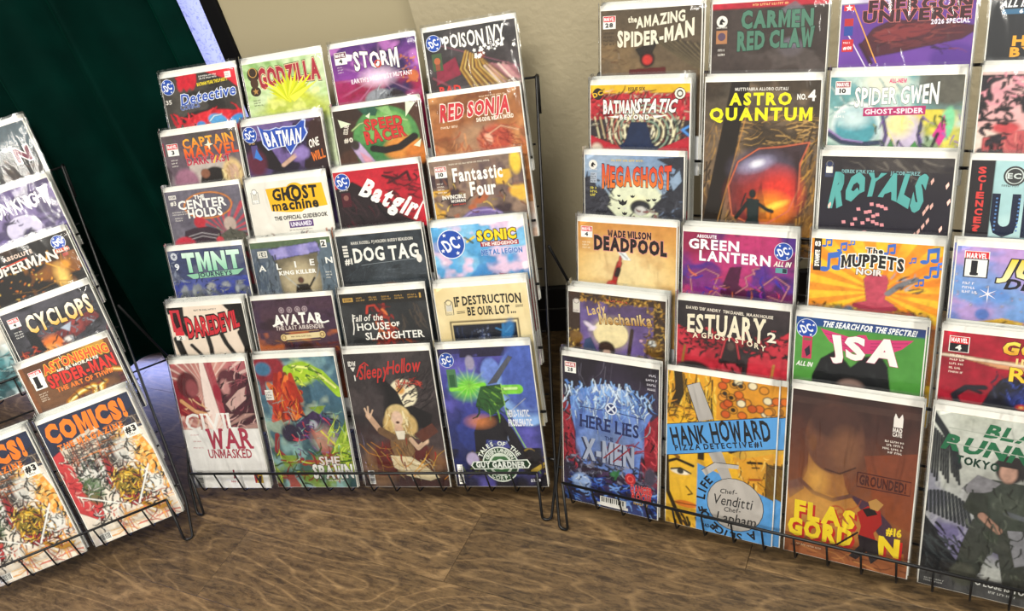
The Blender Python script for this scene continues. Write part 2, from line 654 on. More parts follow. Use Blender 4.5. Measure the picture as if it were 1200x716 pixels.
    def RING(s, cx, cy, r, w, c, n=28):
        s.LN([(cx + r * math.cos(2 * math.pi * i / n), cy + r / s.sy * math.sin(2 * math.pi * i / n)) for i in range(n + 1)], w, c)

    def T(s, txt, x, y, h, c, w=None, b=0.02, ol=None, ow=.05, o2=None, ow2=.1, sh=0, rot=0, sp=.12, arc=0, tap=0, ser=0, fn=None,
          shad=None, sd=(.02, .02), jit=0, bend=0):
        b = b + (.016 if h < .085 else .006) + (.012 if ser else 0)
        ser = ser * 1.25
        """lettering centred on x, y (width units, y down); h cap height, w fitted width"""
        lay = []
        if shad:
            lay.append((b + (ow if ol else 0), shad, sd))
        if o2:
            lay.append((b + ow2, o2, (0, 0)))
        if ol:
            lay.append((b + ow, ol, (0, 0)))
        lay.append((b, c, (0, 0)))
        cur, pos = 0.0, []
        for ch in txt:
            if ch == ' ':
                cur += .38
                continue
            v, _ = glyph(ch, 0)
            pos.append((ch, cur - v[:, 0].min()))
            cur += v[:, 0].max() - v[:, 0].min() + sp + 2 * b
        wid = max(cur - sp, .1)
        sx = (w / wid) if w else h
        a = math.radians(rot)
        js = [(s.rng.uniform(-jit, jit), 1 + s.rng.uniform(-jit, jit)) for _ in pos]
        for off, colr, (ddx, ddy) in lay:
            s.layer += 1
            for (ch, px), (jy, js_) in zip(pos, js):
                v, f = glyph(ch, (off - max(0, b - .028) if ch in 'mw' else off) * .682)
                v = v + np.array([px, 0])
                f = list(f)
                if ser and ch in SERIF:
                    g0, _ = glyph(ch, 0)
                    mnx, mxx = g0[:, 0].min() + px, g0[:, 0].max() + px
                    hw, hh = ser + off, .035 + off * .6
                    top = 1.0 if ch.isupper() or ch in 'lh1' else .66
                    ext = []
                    for fx, fy in SERIF[ch]:
                        X0 = mnx + fx * (mxx - mnx)
                        Y0 = fy if fy not in (0, 1) else (.035 if fy == 0 else top - .035)
                        k = len(v) + len(ext)
                        ext += [(X0 - hw, Y0 - hh), (X0 + hw, Y0 - hh), (X0 + hw, Y0 + hh), (X0 - hw, Y0 + hh)]
                        f += [(k, k + 1, k + 2), (k, k + 2, k + 3)]
                    v = np.vstack([v, np.array(ext)])
                U = v[:, 0] / wid * 2 - 1
                Vv = (v[:, 1] * js_ + jy)
                k = 1 + tap * U
                X = (v[:, 0] - wid / 2) * sx
                Yv = (Vv - .5) * h * k
                X = X + sh * (Vv - .5) * h
                Yv = Yv - arc * U * U * h
                if bend:
                    Yv = Yv + bend * h * U
                if fn:
                    X, Yv = fn(U, Vv, X, Yv)
                xx = x + ddx * h + X * math.cos(a) - Yv * math.sin(a)
                yy = y + ddy * h - (X * math.sin(a) + Yv * math.cos(a))
                if isinstance(colr, (tuple, list)):
                    c0, c1 = lin(colr[0]), lin(colr[1])
                    cc = [tuple(c0 + (c1 - c0) * min(1, max(0, 1 - q))) for q in Vv]
                    s._add(list(zip(xx, yy)), f, None)
                    for q, tri in enumerate(f):
                        s.FC[len(s.FC) - len(f) + q] = tuple(cc[i] for i in tri)
                else:
                    s._add(list(zip(xx, yy)), f, colr)

    def TC(s, txt, cx, cy, r, h, c, a0, a1, b=.02, ol=None, ow=.05, inside=False):
        """letters set round a circle; a0, a1 in degrees clockwise from the top"""
        n = len(txt)
        for i, ch in enumerate(txt):
            if ch == ' ':
                continue
            t = math.radians(a0 + (a1 - a0) * i / max(n - 1, 1))
            rot = -math.degrees(t) if not inside else 180 - math.degrees(t)
            s.T(ch, cx + r * math.sin(t), cy - r * math.cos(t), h, c, b=b, ol=ol, ow=ow, rot=rot)

    def lines(s, x, y, n, w, h, c, gap=.03, al='l', seed=0):
        s.layer += 1
        for i in range(n):
            ww = w * s.rng.uniform(.65, 1)
            xa = x if al == 'l' else (x - ww if al == 'r' else x - ww / 2)
            x0 = xa
            left = s.rng.integers(3, 7)
            y0, y1 = y + i * gap, y + i * gap + h
            while x0 < xa + ww:
                lw = h * s.rng.choice([.25, .5, .6, .7]) * s.sy
                x1 = x0 + lw
                t = h * .28
                v = [(x0, y0), (x1, y0), (x1, y1), (x0, y1)]
                if lw > h * .4 * s.sy:
                    bar = lw * .42
                    kind = s.rng.integers(0, 3)
                    v = [(x0, y0), (x0 + bar, y0), (x0 + bar, y1), (x0, y1)]
                    q = [(y0, y0 + t), (y1 - t, y1), ((y0 + y1 - t) / 2, (y0 + y1 + t) / 2)][kind]
                    v += [(x0 + bar, q[0]), (x1, q[0]), (x1, q[1]), (x0 + bar, q[1])]
                s._add(v, [(0, 1, 2), (0, 2, 3)] + ([(4, 5, 6), (4, 6, 7)] if len(v) > 4 else []), c)
                x0 = x1 + h * .22 * s.sy
                left -= 1
                if left <= 0:
                    x0 += h * .5 * s.sy
                    left = s.rng.integers(3, 7)

    # ---- publisher marks
    def dc(s, x, y, r):
        s.D(x, y, r * 1.06, '#e8ecf4')
        s.D(x, y, r, '#1d4aa8')
        s.T('DC', x, y, r * .82 / s.sy, '#f4f6fa', w=r * 1.15, b=.05, rot=22)
        s.RING(x, y, r * .80, r * .07, '#1d4aa8')
        for k in range(4):
            a = math.radians(45 + 90 * k + 12)
            s.star(x + r * .80 * math.cos(a), y + r / s.sy * .80 * math.sin(a), r * .17, '#f4f6fa')

    def star(s, x, y, r, c, n=5, inr=.42, rot=-90):
        s.PV([(x + (r if i % 2 == 0 else r * inr) * math.cos(math.radians(rot + 180 * i / n)),
               y + (r if i % 2 == 0 else r * inr) / s.sy * math.sin(math.radians(rot + 180 * i / n))) for i in range(2 * n)], c)

    def marvel(s, x, y, w, num, c='#d5202a', inv=False, hn=.9):
        h = w * .42 / s.sy
        hn = hn / s.sy
        s.R(x - .006, y - .006, x + w + .006, y + h + w * hn * .55 + .006, '#f2efe6')
        s.R(x, y, x + w, y + h, c)
        s.T('MARVEL', x + w / 2, y + h / 2, h * .62, '#ffffff', w=w * .88, b=.03)
        s.R(x, y + h, x + w, y + h + w * hn * .55, '#16151a' if inv else '#f7f5ee')
        if num:
            s.T(num, x + w / 2, y + h + w * hn * .275, w * hn * .34, '#f2efe6' if inv else '#16151a', b=.05)

    def image_i(s, x, y, w, c='#e8e4da'):
        s.R(x, y + w * .3, x + w, y + w * 2.4, c)
        s.D(x + w / 2, y + w * .3, w / 2, c, ry=w * .28)
        s.R(x + w * .12, y + w * .75, x + w * .88, y + w * 1.75, '#cfcabd' if c != '#1b1b1f' else '#2a2a30')
        s.RING(x + w / 2, y + w * .32, w * .36, w * .08, '#6c6861')
        s.lines(x + w * .1, y + w * 1.95, 2, w * .8, w * .14, '#55524c', gap=w * .22)

    def horse(s, x, y, r, c='#e9e4da'):
        s.D(x, y, r, c)
        s.PV([(x - r * .5, y + r * .6), (x - r * .4, y - r * .2), (x, y - r * .75), (x + r * .25, y - r * .3), (x + r * .6, y + r * .05),
              (x + r * .4, y + r * .25), (x + r * .05, y + r * .1), (x + r * .2, y + r * .7)], '#24201e')
        s.T('DARK HORSE', x, y + r * 1.35, r * .3, c, w=r * 1.9)

    def barcode(s, x, y, w, h, vert=False):
        s.R(x, y, x + w, y + h, '#f4f2ea')
        n = 11
        for i in range(n):
            if vert:
                yy = y + h * (.06 + .88 * i / n)
                s.R(x + w * .12, yy, x + w * .88, yy + h * .88 / n * s.rng.uniform(.3, .7), '#1a1a1a')
            else:
                xx = x + w * (.06 + .88 * i / n)
                s.R(xx, y + h * .1, xx + w * .88 / n * s.rng.uniform(.3, .7), y + h * .85, '#1a1a1a')

    def finish(s, ink=.55, grain=.22):
        """printed line work: darker ink where colours meet, fine colour variation inside them"""
        lum = s.C.mean(-1) ** .45
        gx = np.abs(np.diff(lum, axis=1, append=lum[:, -1:])) + np.abs(np.diff(lum, axis=1, prepend=lum[:, :1]))
        gy = np.abs(np.diff(lum, axis=0, append=lum[-1:])) + np.abs(np.diff(lum, axis=0, prepend=lum[:1]))
        e = np.clip((np.hypot(gx, gy) - .07) * 4.5, 0, 1)
        g = s.field(26, oct=2) - .5
        g2 = s.field(60, oct=1) - .5
        k = (1 + grain * (g * 1.6 + g2 * .8) * (1.15 - lum ** 3))[..., None]
        s.C = np.clip(s.C * k, 0, 1) * (1 - ink * e)[..., None]

    # ---- meshes
    def meshes(s, name, W):
        """front surface in the comic's frame: x -W/2..W/2, z from the cover's foot"""
        c = s.C.reshape(s.ny + 1, 2, s.nx + 1, 2, 3).mean((1, 3))
        ny, nx = s.ny, s.nx
        H = W * ASP
        gx, gz = np.meshgrid(np.linspace(-W / 2, W / 2, nx + 1), np.linspace(H, 0, ny + 1))
        co = np.stack([gx, np.zeros_like(gx), gz], -1).reshape(-1, 3)
        idx = np.arange((ny + 1) * (nx + 1)).reshape(ny + 1, nx + 1)
        q = np.stack([idx[1:, :-1], idx[1:, 1:], idx[:-1, 1:], idx[:-1, :-1]], -1).reshape(-1, 4)
        me = bpy.data.meshes.new(name)
        me.vertices.add(len(co))
        me.vertices.foreach_set('co', co.ravel())
        me.loops.add(q.size)
        me.loops.foreach_set('vertex_index', q.ravel().astype(np.int32))
        me.polygons.add(len(q))
        me.polygons.foreach_set('loop_start', (np.arange(len(q)) * 4).astype(np.int32))
        me.update(calc_edges=True)
        at = me.color_attributes.new('print', 'FLOAT_COLOR', 'POINT')
        at.data.foreach_set('color', np.concatenate([c.reshape(-1, 3), np.ones((len(co), 1))], 1).astype(np.float32).ravel())
        me.materials.append(PRINT)
        lm = None
        if s.V:
            k = min(0.000016, 0.0006 / (s.layer + 1))
            vv = [(-W / 2 + min(max(x, 0), 1) * W, -0.00005 - z * k, H - min(max(y, 0), ASP) * W) for x, y, z in s.V]
            # face winding towards the reader
            ff = []
            for f in s.F:
                (x0, _, z0), (x1, _, z1), (x2, _, z2) = vv[f[0]], vv[f[1]], vv[f[2]]
                ff.append(f if (x1 - x0) * (z2 - z0) - (x2 - x0) * (z1 - z0) > 0 else (f[0], f[2], f[1]))
            lm = pymesh(name + '_lettering', vv, ff)
            at = lm.color_attributes.new('print', 'FLOAT_COLOR', 'CORNER')
            cc = []
            memo = {}
            for f, f0, colr in zip(ff, s.F, s.FC):
                if isinstance(colr, str):
                    if colr not in memo:
                        memo[colr] = tuple(lin(colr)) + (1.0,)
                    cc += [memo[colr]] * 3
                else:
                    m_ = dict(zip(f0, colr))
                    cc += [tuple(m_[i]) + (1.0,) for i in f]
            at.data.foreach_set('color', np.array(cc, np.float32).ravel())
            lm.materials.append(PRINT)
        return me, lm


PRINT, nt, b = newmat('cover_print')
vc = nt.nodes.new('ShaderNodeVertexColor')
vc.layer_name = 'print'
nt.links.new(vc.outputs['Color'], b.inputs['Base Color'])
b.inputs['Roughness'].default_value = 0.42
b.inputs['Specular IOR Level'].default_value = 0.35

COVERS = {}


def cover(key, label, nx=100):
    def deco(fn):
        COVERS[key] = (fn, label, nx)
        return fn
    return deco


# ---------------------------------------------------------------- middle rack, top tier
@cover('C50', 'charcoal comic with blue script title and red corner, top left of middle rack')
def _(A):
    A.bg('#3b3733'); A.nz('#4c4741', 4, .5, .3); A.nz('#2a2724', 3, .62, .1)
    A.po([(.60, 0), (1, 0), (1, .30), (.9, .17)], '#d8303c')
    for x in (.27, .36, .43): A.el(x, .10, .05, .13, '#cf2433', .02, 12)
    A.po([(.2, .02), (.5, .02), (.44, .20), (.36, .12), (.33, .26)], '#c92031')
    A.el(.62, .78, .42, .22, '#d42834', .02); A.el(.95, .80, .2, .2, '#b81e2c', .02)
    A.sc(26, (.1, .62, 1, .85), ['#e03a3f', '#b51f2b', '#d42834'], .05, .16, -80, 30)
    A.el(.66, .72, .13, .09, '#57a5de', .02, 30); A.el(.9, .74, .11, .06, '#3f8ed0', .02, -30); A.el(.43, .76, .06, .06, '#3d86c9', .02)
    A.ln([(.55, .72), (.62, .65), (.72, .64)], .02, '#d5ecfa')
    A.nz('#232020', 4, .7, .1, bx=(0, .55, .3, 1.5))
    A.dc(.085, .14, .085)
    A.lines(.52, .04, 2, .26, .022, '#e9e6df', .035)
    A.T('BATMAN YEAR TWO PART 1', .68, .155, .045, '#f5dd2e', w=.40, b=.04, rot=3)
    A.T('Detective', .60, .33, .15, '#1f4fb4', w=.74, b=.02, ol='#e9edf6', ow=.07, sh=.2, rot=4)
    A.T('COMICS', .33, .46, .07, '#1f3f8e', w=.26, b=.02, ol='#b9c4e2', ow=.05, rot=4)
    A.R(.86, .04, .94, .13, '#efece4'); A.lines(.865, .055, 3, .07, .012, '#333', .02)
    A.T('35', .06, .36, .06, '#d8d4cb')


@cover('C51', 'pale green comic with dark red title over yellow spiky burst, top tier of middle rack')
def _(A):
    A.gr([(0, '#8bb56a'), (.3, '#b7d08f'), (1, '#e4e6cf')], 90); A.nz('#d7e3bc', 4, .55, .2, .7)
    A.rays(.55, .62, 26, '#dfeec0', .35)
    A.T('GODZILLA', .57, .22, .22, '#a5283a', w=.76, b=.07, ol='#e9c6a0', ow=.05, o2='#3c4a24', ow2=.09, bend=.06, fn=lambda U, V, X, Y: (X, Y * (1 + .25 * np.abs(U) ** 2)))
    for i, a in enumerate(range(-65, 70, 9)):
        t = math.radians(a - 90); L = .30 + .18 * ((i * 7) % 5) / 5
        A.PV([(.55 + .05 * math.cos(t + 1.5), .58 + .05 * math.sin(t + 1.5)), (.55 + L * math.cos(t), .56 + L * math.sin(t)), (.55 - .05 * math.cos(t + 1.5), .58 - .05 * math.sin(t + 1.5))], ['#d9dc1f', '#c3cc1b', '#e8e84a'][i % 3])
    A.el(.55, .66, .30, .22, '#cfd52a', .1); A.el(.6, .75, .45, .18, '#b9c552', .12); A.nz('#ecef8f', 8, .6, .15, .6, bx=(.25, .45, .9, 1))
    A.D(.12, .16, .075, '#3a2a1c', ry=.10); A.RING(.12, .13, .05, .012, '#b98b4a'); A.D(.12, .40, .065, '#3a2a1c', ry=.07); A.star(.12, .40, .04, '#b98b4a')
    A.D(.12, .28, .05, '#4a3222', ry=.08)
    A.lines(.07, .52, 3, .12, .018, '#39391f', .035)


@cover('C52', 'purple and magenta lightning comic with jagged white title, top tier of middle rack')
def _(A):
    A.gr([(0, '#4d2a6e'), (.25, '#8d3f9c'), (.5, '#b02c66'), (1, '#5e1a3c')], 90); A.nz('#2f1d4d', 3, .58, .25); A.nz('#c979c8', 4, .62, .15, .7)
    A.nz('#a0163f', 3, .5, .2, .8, bx=(0, .45, 1, 1.5))
    A.el(.52, .47, .16, .10, '#f7d9f0', .14); A.rays(.53, .47, 15, '#f4b8e4', .5, fade=.55, duty=.16, soft=.08)
    A.el(.50, .78, .17, .15, '#8c8f96', .03); A.el(.68, .80, .12, .13, '#2b2224', .03); A.sc(14, (.35, .66, .62, .85), ['#b9bdc4', '#6b6e76'], .02, .12, -60, 40)
    A.sc(16, (.80, .22, .97, .60), ['#c25a3a', '#e08b52'], .025, .03); A.el(.92, .52, .06, .08, '#c5683c', .02)
    A.PV([(.12, .08), (.26, .12), (.24, .20), (.1, .2)], '#eadbe9')
    A.marvel(.05, .07, .13, '4', c='#6a2440')
    A.lines(.06, .26, 3, .08, .016, '#d9c6d8', .035)
    A.T('STORM', .53, .22, .19, '#f6f0ea', w=.52, b=.05, ol='#3a1744', ow=.05, jit=.10, fn=lambda U, V, X, Y: (X, Y * (1 + .35 * U ** 2) - .02 * U))
    A.RING(.54, .29, .035, .015, '#d0472c')
    A.T("EARTH'S MIGHTIEST MUTANT", .56, .475, .06, '#f3e6ee', w=.72, b=.03, jit=.10, rot=2)


@cover('C53', 'dark comic with white blossom lettering and golden streak, top right of middle rack')
def _(A):
    A.gr([(0, '#2b2b2c'), (.5, '#3a2b2c'), (1, '#2a1a1c')], 90); A.nz('#4a4446', 4, .6, .2, .6)
    A.po([(.10, .50), (.32, .38), (.36, .62), (.08, .72)], '#93243f', .8); A.po([(.62, .5), (.95, .60), (1, .78), (.7, .7)], '#c9808c', .8)
    A.ln([(.06, .15), (1, .62)], .012, '#c0748a', .7); A.ln([(.05, .62), (.40, .9)], .03, '#8d4b58', .7)
    for i in range(16):
        A.ln([(.44 + i * .012, .32 + .01 * i), (.36 + i * .022, .55), (.48 + i * .03, .85)], .022, ['#c99a3e', '#8e6121', '#e2bf68', '#6e4417'][i % 4], .8)
    A.el(.60, .40, .035, .05, '#8e3a22', .03)
    for i in range(6): A.ln([(.62 + .05 * i, .55), (.78 + .05 * i, .82)], .03, ['#e6cfc0', '#b98f88', '#7a5552'][i % 3], .7)
    A.dc(.10, .16, .08)
    A.PV([(.18, .09), (.24, .13), (.20, .19)], '#dfe3ee')
    A.R(.06, .30, .17, .53, '#43573a'); A.D(.115, .40, .035, '#b2613c'); A.R(.09, .44, .14, .52, '#8a4a33')
    A.T('POISON IVY', .55, .17, .19, '#f4f1e8', w=.66, b=.02, ser=.07, jit=.08, fn=lambda U, V, X, Y: (X, Y * (1 + .2 * U) + .01 * U))
    for i in range(24):
        x, y = .52 + A.rng.uniform(0, .44), .30 + A.rng.uniform(-.07, .06) - .12 * (i / 24) * 0
        y -= (x - .52) * .25
        A.star(x, y + .08, A.rng.uniform(.014, .03), '#f4f1ea', 5, .55, A.rng.uniform(0, 90))
    A.T('BAD', .22, .80, .10, '#d5382f', w=.24, b=.05)


# ---------------------------------------------------------------- middle rack, fifth tier
@cover('C40', 'grey comic with orange and red stacked title, second tier down left of middle rack')
def _(A):
    A.gr([(0, '#4c4744'), (.4, '#83757c'), (1, '#a99a98')], 90); A.nz('#5c4a58', 4, .55, .2, .7)
    A.re(.30, .42, .78, 1.5, '#cbbfb4', .8); A.el(.24, .72, .16, .2, '#9b6a80', .05)
    A.el(.62, .78, .20, .24, '#26211f', .02); A.el(.50, .62, .06, .07, '#8a5a44', .02); A.el(.86, .66, .13, .22, '#d9bb84', .04); A.el(.86, .64, .08, .12, '#c9a58c', .03)
    A.sc(14, (.72, .50, 1, .85), ['#e6d199', '#b8945c'], .02, .15, 80, 30); A.nz('#3a2c33', 5, .66, .1, .8, bx=(0, .45, .4, 1))
    A.R(0, .1, .02, .3, '#8c2a3c'); A.marvel(.06, .13, .14, '3')
    A.lines(.08, .36, 3, .11, .02, '#e6e1d8', .045)
    A.T('CAPTAIN', .62, .14, .13, ('#f6b23a', '#ef7a25'), w=.68, b=.04, sh=-.05, rot=2)
    A.T('MARVEL', .64, .29, .14, ('#ef7a25', '#d83a28'), w=.72, b=.04, rot=1)
    A.star(.62, .20, .06, '#fff2cf', 4, .3)
    A.T('DARK PAST', .58, .42, .10, '#b52a45', w=.58, b=.04, ol='#e6a4a0', ow=.03)
    A.LN([(.64, .48), (.69, .37), (.72, .44), (.76, .36)], .02, '#f5c33a')


@cover('C41', 'dark purple comic with white lettering on blue winged banner, second tier down of middle rack')
def _(A):
    A.gr([(0, '#3a2f4e'), (.5, '#5a4779'), (1, '#2d2138')], 90); A.nz('#7a63a0', 4, .56, .2, .7); A.nz('#241b2c', 4, .62, .15)
    A.sc(24, (0, 0, 1, .3), ['#2b2142', '#6a5891'], .03, .16, 70, 30)
    A.po([(.15, .25), (.27, .22), (.40, .55), (.47, .75), (.2, .62)], '#211a1e'); A.po([(.86, .05), (1, 0), (1, .9), (.80, .78), (.70, .68), (.76, .4)], '#2b1d20')
    A.ln([(.45, .62), (.62, .50)], .06, '#caa48e'); A.el(.70, .48, .09, .09, '#8e79b8', .05); A.el(.12, .55, .12, .2, '#5c2437', .06); A.re(.80, .0, 1, .6, '#452a22', .5)
    A.dc(.09, .13, .085); A.lines(.06, .25, 1, .10, .02, '#c9a05c', .03)
    A.R(.08, .29, .16, .48, '#54477a'); A.PV([(.10, .46), (.14, .34), (.2, .5), (.17, .52)], '#3d78c8')
    P = [(.22, .03), (.28, .09), (.36, .10), (.44, .08), (.48, .10), (.52, .08), (.60, .09), (.68, .09), (.76, .02), (.80, .03), (.78, .12), (.80, .20), (.73, .30), (.66, .33), (.56, .46), (.51, .34), (.40, .35), (.30, .37), (.25, .28), (.24, .14)]
    A.PV([(.51 + (x - .51) * 1.06, .21 + (y - .21) * 1.10) for x, y in P], '#c9d2ee'); A.PV(P, '#2b4fae')
    A.T('BATMAN', .51, .215, .19, '#f7f6f0', w=.48, b=.05, fn=lambda U, V, X, Y: (X * (1 - .12 * (1 - V)), Y * (1 + .25 * (1 - np.abs(U)) * (V < .5)) - .01))
    A.T('ONE', .87, .35, .11, '#f2ece2', w=.13, b=.03, sh=.25, rot=14); A.T('WILL', .90, .53, .12, '#e4762c', w=.17, b=.03, sh=.2, rot=14)


@cover('C42', 'green and brown comic with slanted red block title, second tier down of middle rack')
def _(A):
    A.bg('#35261f'); A.nz('#4d3226', 4, .55, .2)
    A.el(.58, .46, .38, .44, '#4f8a4c', .02); A.el(.60, .38, .28, .30, '#6fa558', .03); A.el(.46, .66, .24, .2, '#3c7741', .03)
    A.el(.76, .62, .22, .17, '#d3883a', .05); A.el(.90, .72, .13, .15, '#c9742c', .04); A.ln([(.20, .30), (.30, .22), (.62, .16), (.85, .25)], .02, '#b7d18b')
    A.ln([(.42, .58), (.55, .62), (.72, .60), (.90, .48)], .09, '#1f1b19'); A.po([(.3, 0), (.55, 0), (.5, .14), (.36, .10)], '#2c5744'); A.po([(.5, .03), (.66, .02), (.7, .2)], '#86b36d')
    A.po([(.16, .52), (.26, .46), (.45, .82), (.30, .86)], '#b8a0c2'); A.po([(.25, .60), (.36, .70), (.40, .80), (.3, .78)], '#d394a6'); A.el(.21, .50, .05, .07, '#3a302c', .02)
    for p in ([(.05, .12), (.2, .2), (.07, .24)], [(.86, .0), (.97, .02), (.84, .2)], [(.88, .60), (.98, .52), (.95, .63)], [(.1, .78), (.02, .9), (.2, .85)], [(.38, .12), (.44, .08), (.42, .16)]): A.PV(p, '#d9e2c4')
    A.T('SPEED', .58, .24, .135, '#c8352f', w=.44, b=.06, ol='#4a1f1a', ow=.04, jit=.05, rot=2)
    A.T('RACER', .58, .40, .15, '#c8352f', w=.48, b=.06, ol='#4a1f1a', ow=.04, jit=.05, rot=5, tap=-.1)
    A.T('ISSUE', .13, .27, .05, '#e6ddcd', w=.13, b=.03, rot=75); A.T('#0', .14, .42, .06, '#e6ddcd', b=.03)


@cover('C43', 'orange brown comic with red white-edged title, second tier down right of middle rack')
def _(A):
    A.gr([(0, '#8e5a30'), (.4, '#b26b3c'), (1, '#8d3f2b')], 90); A.nz('#c98c55', 4, .55, .2, .7); A.nz('#6f3a20', 5, .62, .15, .7)
    A.el(.50, .60, .25, .2, '#a08267', .12, a=.7); A.el(.68, .66, .18, .2, '#b64b36', .08); A.el(.60, .64, .05, .08, '#e6a98d', .03); A.sc(30, (.45, .45, .95, .9), ['#7a2218', '#c96a45', '#93301f'], .02, .2, 60, 40, .7)
    A.ln([(.60, .58), (.75, .48), (.93, .56)], .02, '#e2b08b', .7); A.sc(14, (0, .5, .4, .9), ['#a6502f', '#d08d5a'], .02, .2, 90, 30, .6)
    A.lines(.56, .055, 1, .38, .018, '#e4c9a8', .03)
    A.T('RED SONJA', .50, .21, .17, '#c52f39', w=.76, b=.06, ol='#f3ded0', ow=.07, fn=lambda U, V, X, Y: (X + .15 * (V - .5) * .17, Y * (1 + .22 * np.abs(U)) + .01 * U))
    A.T('SHE-DEVIL WITH A SWORD', .70, .365, .05, '#f3ead9', w=.40, b=.03)
    A.lines(.10, .40, 1, .2, .03, '#e9d8c0', .03)


# ---------------------------------------------------------------- middle rack, fourth tier
@cover('C30', 'slate comic with red rays and white title inside orange ring, on middle rack')
def _(A):
    A.bg('#6b6672'); A.nz('#5a5562', 4, .5, .3); A.rays(.72, .70, 22, '#c4424f', .85, duty=.42, bx=(.35, .25, 1, 1.5))
    A.el(.55, .26, .32, .20, '#e08b3a', .01); A.el(.55, .26, .30, .18, '#625d69', .01)
    A.el(.40, .50, .075, .09, '#b42f3a', .02); A.po([(.18, .62), (.32, .58), (.50, .58), (.64, .64), (.66, 1.0), (.12, 1.0)], '#3a2c36'); A.ln([(.22, .70), (.40, .66), (.6, .72)], .015, '#d8cfd4'); A.ln([(.22, .75), (.40, .71), (.6, .77)], .015, '#d8cfd4')
    A.el(.79, .57, .08, .11, '#b7a397', .02); A.po([(.64, .72), (.78, .64), (.95, .70), (1, .82), (1, 1), (.62, 1)], '#57564b'); A.sc(16, (.6, .6, 1, .95), ['#3b3b34', '#8b8578'], .02, .1, 60, 60)
    A.el(.15, .82, .14, .12, '#c23345', .03); A.el(.62, .80, .05, .06, '#d0434f', .02)
    A.R(.05, .06, .15, .12, '#e9e4dc'); A.T('BOOM!', .10, .09, .035, '#4a4650', w=.08); A.T('#3', .10, .18, .06, '#f0ece2', w=.08, b=.04)
    A.T('THE', .46, .12, .055, '#f4f1ea', w=.14, b=.04); A.T('CENTER', .48, .22, .125, '#f4f1ea', w=.64, b=.04); A.T('HOLDS', .50, .36, .12, '#f4f1ea', w=.46, b=.05)
    A.lines(.06, .31, 2, .22, .018, '#e4dfd7', .035); A.lines(.08, .40, 2, .12, .018, '#e4dfd7', .035)


@cover('C31', 'white comic with black lettering on tilted yellow block, third tier down of middle rack')
def _(A):
    A.bg('#efebe0'); A.nz('#e6e1d5', 3, .5, .3)
    A.PV([(.24, .10), (.94, .09), (.97, .42), (.70, .44), (.64, .48), (.50, .47), (.27, .43)], '#f2b71e'); A.D(.60, .13, .10, '#f2b71e', ry=.08)
    A.T('GHOST', .60, .20, .15, '#1c1a18', w=.56, b=.06, fn=lambda U, V, X, Y: (X, Y * (1.25 - .25 * np.abs(U)))); A.RING(.58, .20, .08, .035, '#1c1a18')
    A.T('machine', .58, .36, .14, '#1c1a18', w=.58, b=.05)
    A.T('THE OFFICIAL GUIDEBOOK', .62, .545, .055, '#1c1a18', w=.66, b=.04)
    A.R(.46, .60, .76, .70, '#5b3a77'); A.T('UNNAMED', .61, .65, .06, '#f4f0fa', w=.26, b=.03); A.lines(.45, .725, 1, .32, .016, '#54504a', .03)
    for x, r, c in ((.12, .06, '#5a2c22'), (.27, .06, '#40231d'), (.66, .075, '#c47a46'), (.93, .05, '#c97c58')):
        A.el(x, .88, r, r * .9, c, .02); A.sc(6, (x - r, .80, x + r, .92), ['#2c1a16', '#8d4b35'], .02, .06)
    A.ln([(.90, .90), (.90, .76)], .02, '#c97c58'); A.ln([(.95, .90), (.97, .76)], .02, '#c97c58'); A.re(.6, .9, .74, 1.5, '#4d7a4a'); A.re(.05, .95, .35, 1.5, '#5c3446')
    A.image_i(.05, .10, .085, '#f8f6ee'); A.LN([(.05, .13), (.05, .30), (.135, .30), (.135, .13)], .006, '#333')


@cover('C32', 'red comic with black drape and diagonal white title, third tier down of middle rack')
def _(A):
    A.gr([(0, '#b8202f'), (.6, '#c42233'), (1, '#8e1a26')], 60); A.nz('#8f1724', 4, .6, .2, .7)
    A.po([(.0, .25), (.22, .16), (.34, .26), (.55, .55), (1, .88), (1, 1.53), (0, 1.53)], '#251a1d'); A.sc(20, (.05, .3, .7, .95), ['#4b1620', '#120d10', '#3a262a'], .03, .3, 55, 15)
    A.sc(22, (.55, .08, .95, .42), ['#3f1019', '#721521'], .02, .16, 20, 40); A.ln([(.58, .12), (.74, .18), (.86, .10), (.88, .22)], .03, '#3f1019')
    A.dc(.10, .14, .085); A.lines(.05, .25, 1, .12, .022, '#d8cfc6', .03); A.R(.06, .30, .17, .50, '#4a1822'); A.D(.115, .37, .03, '#8a5a52')
    A.T('Batgirl', .66, .45, .24, '#f4f0ea', w=.76, b=.05, rot=-33, tap=.06, ser=.05)


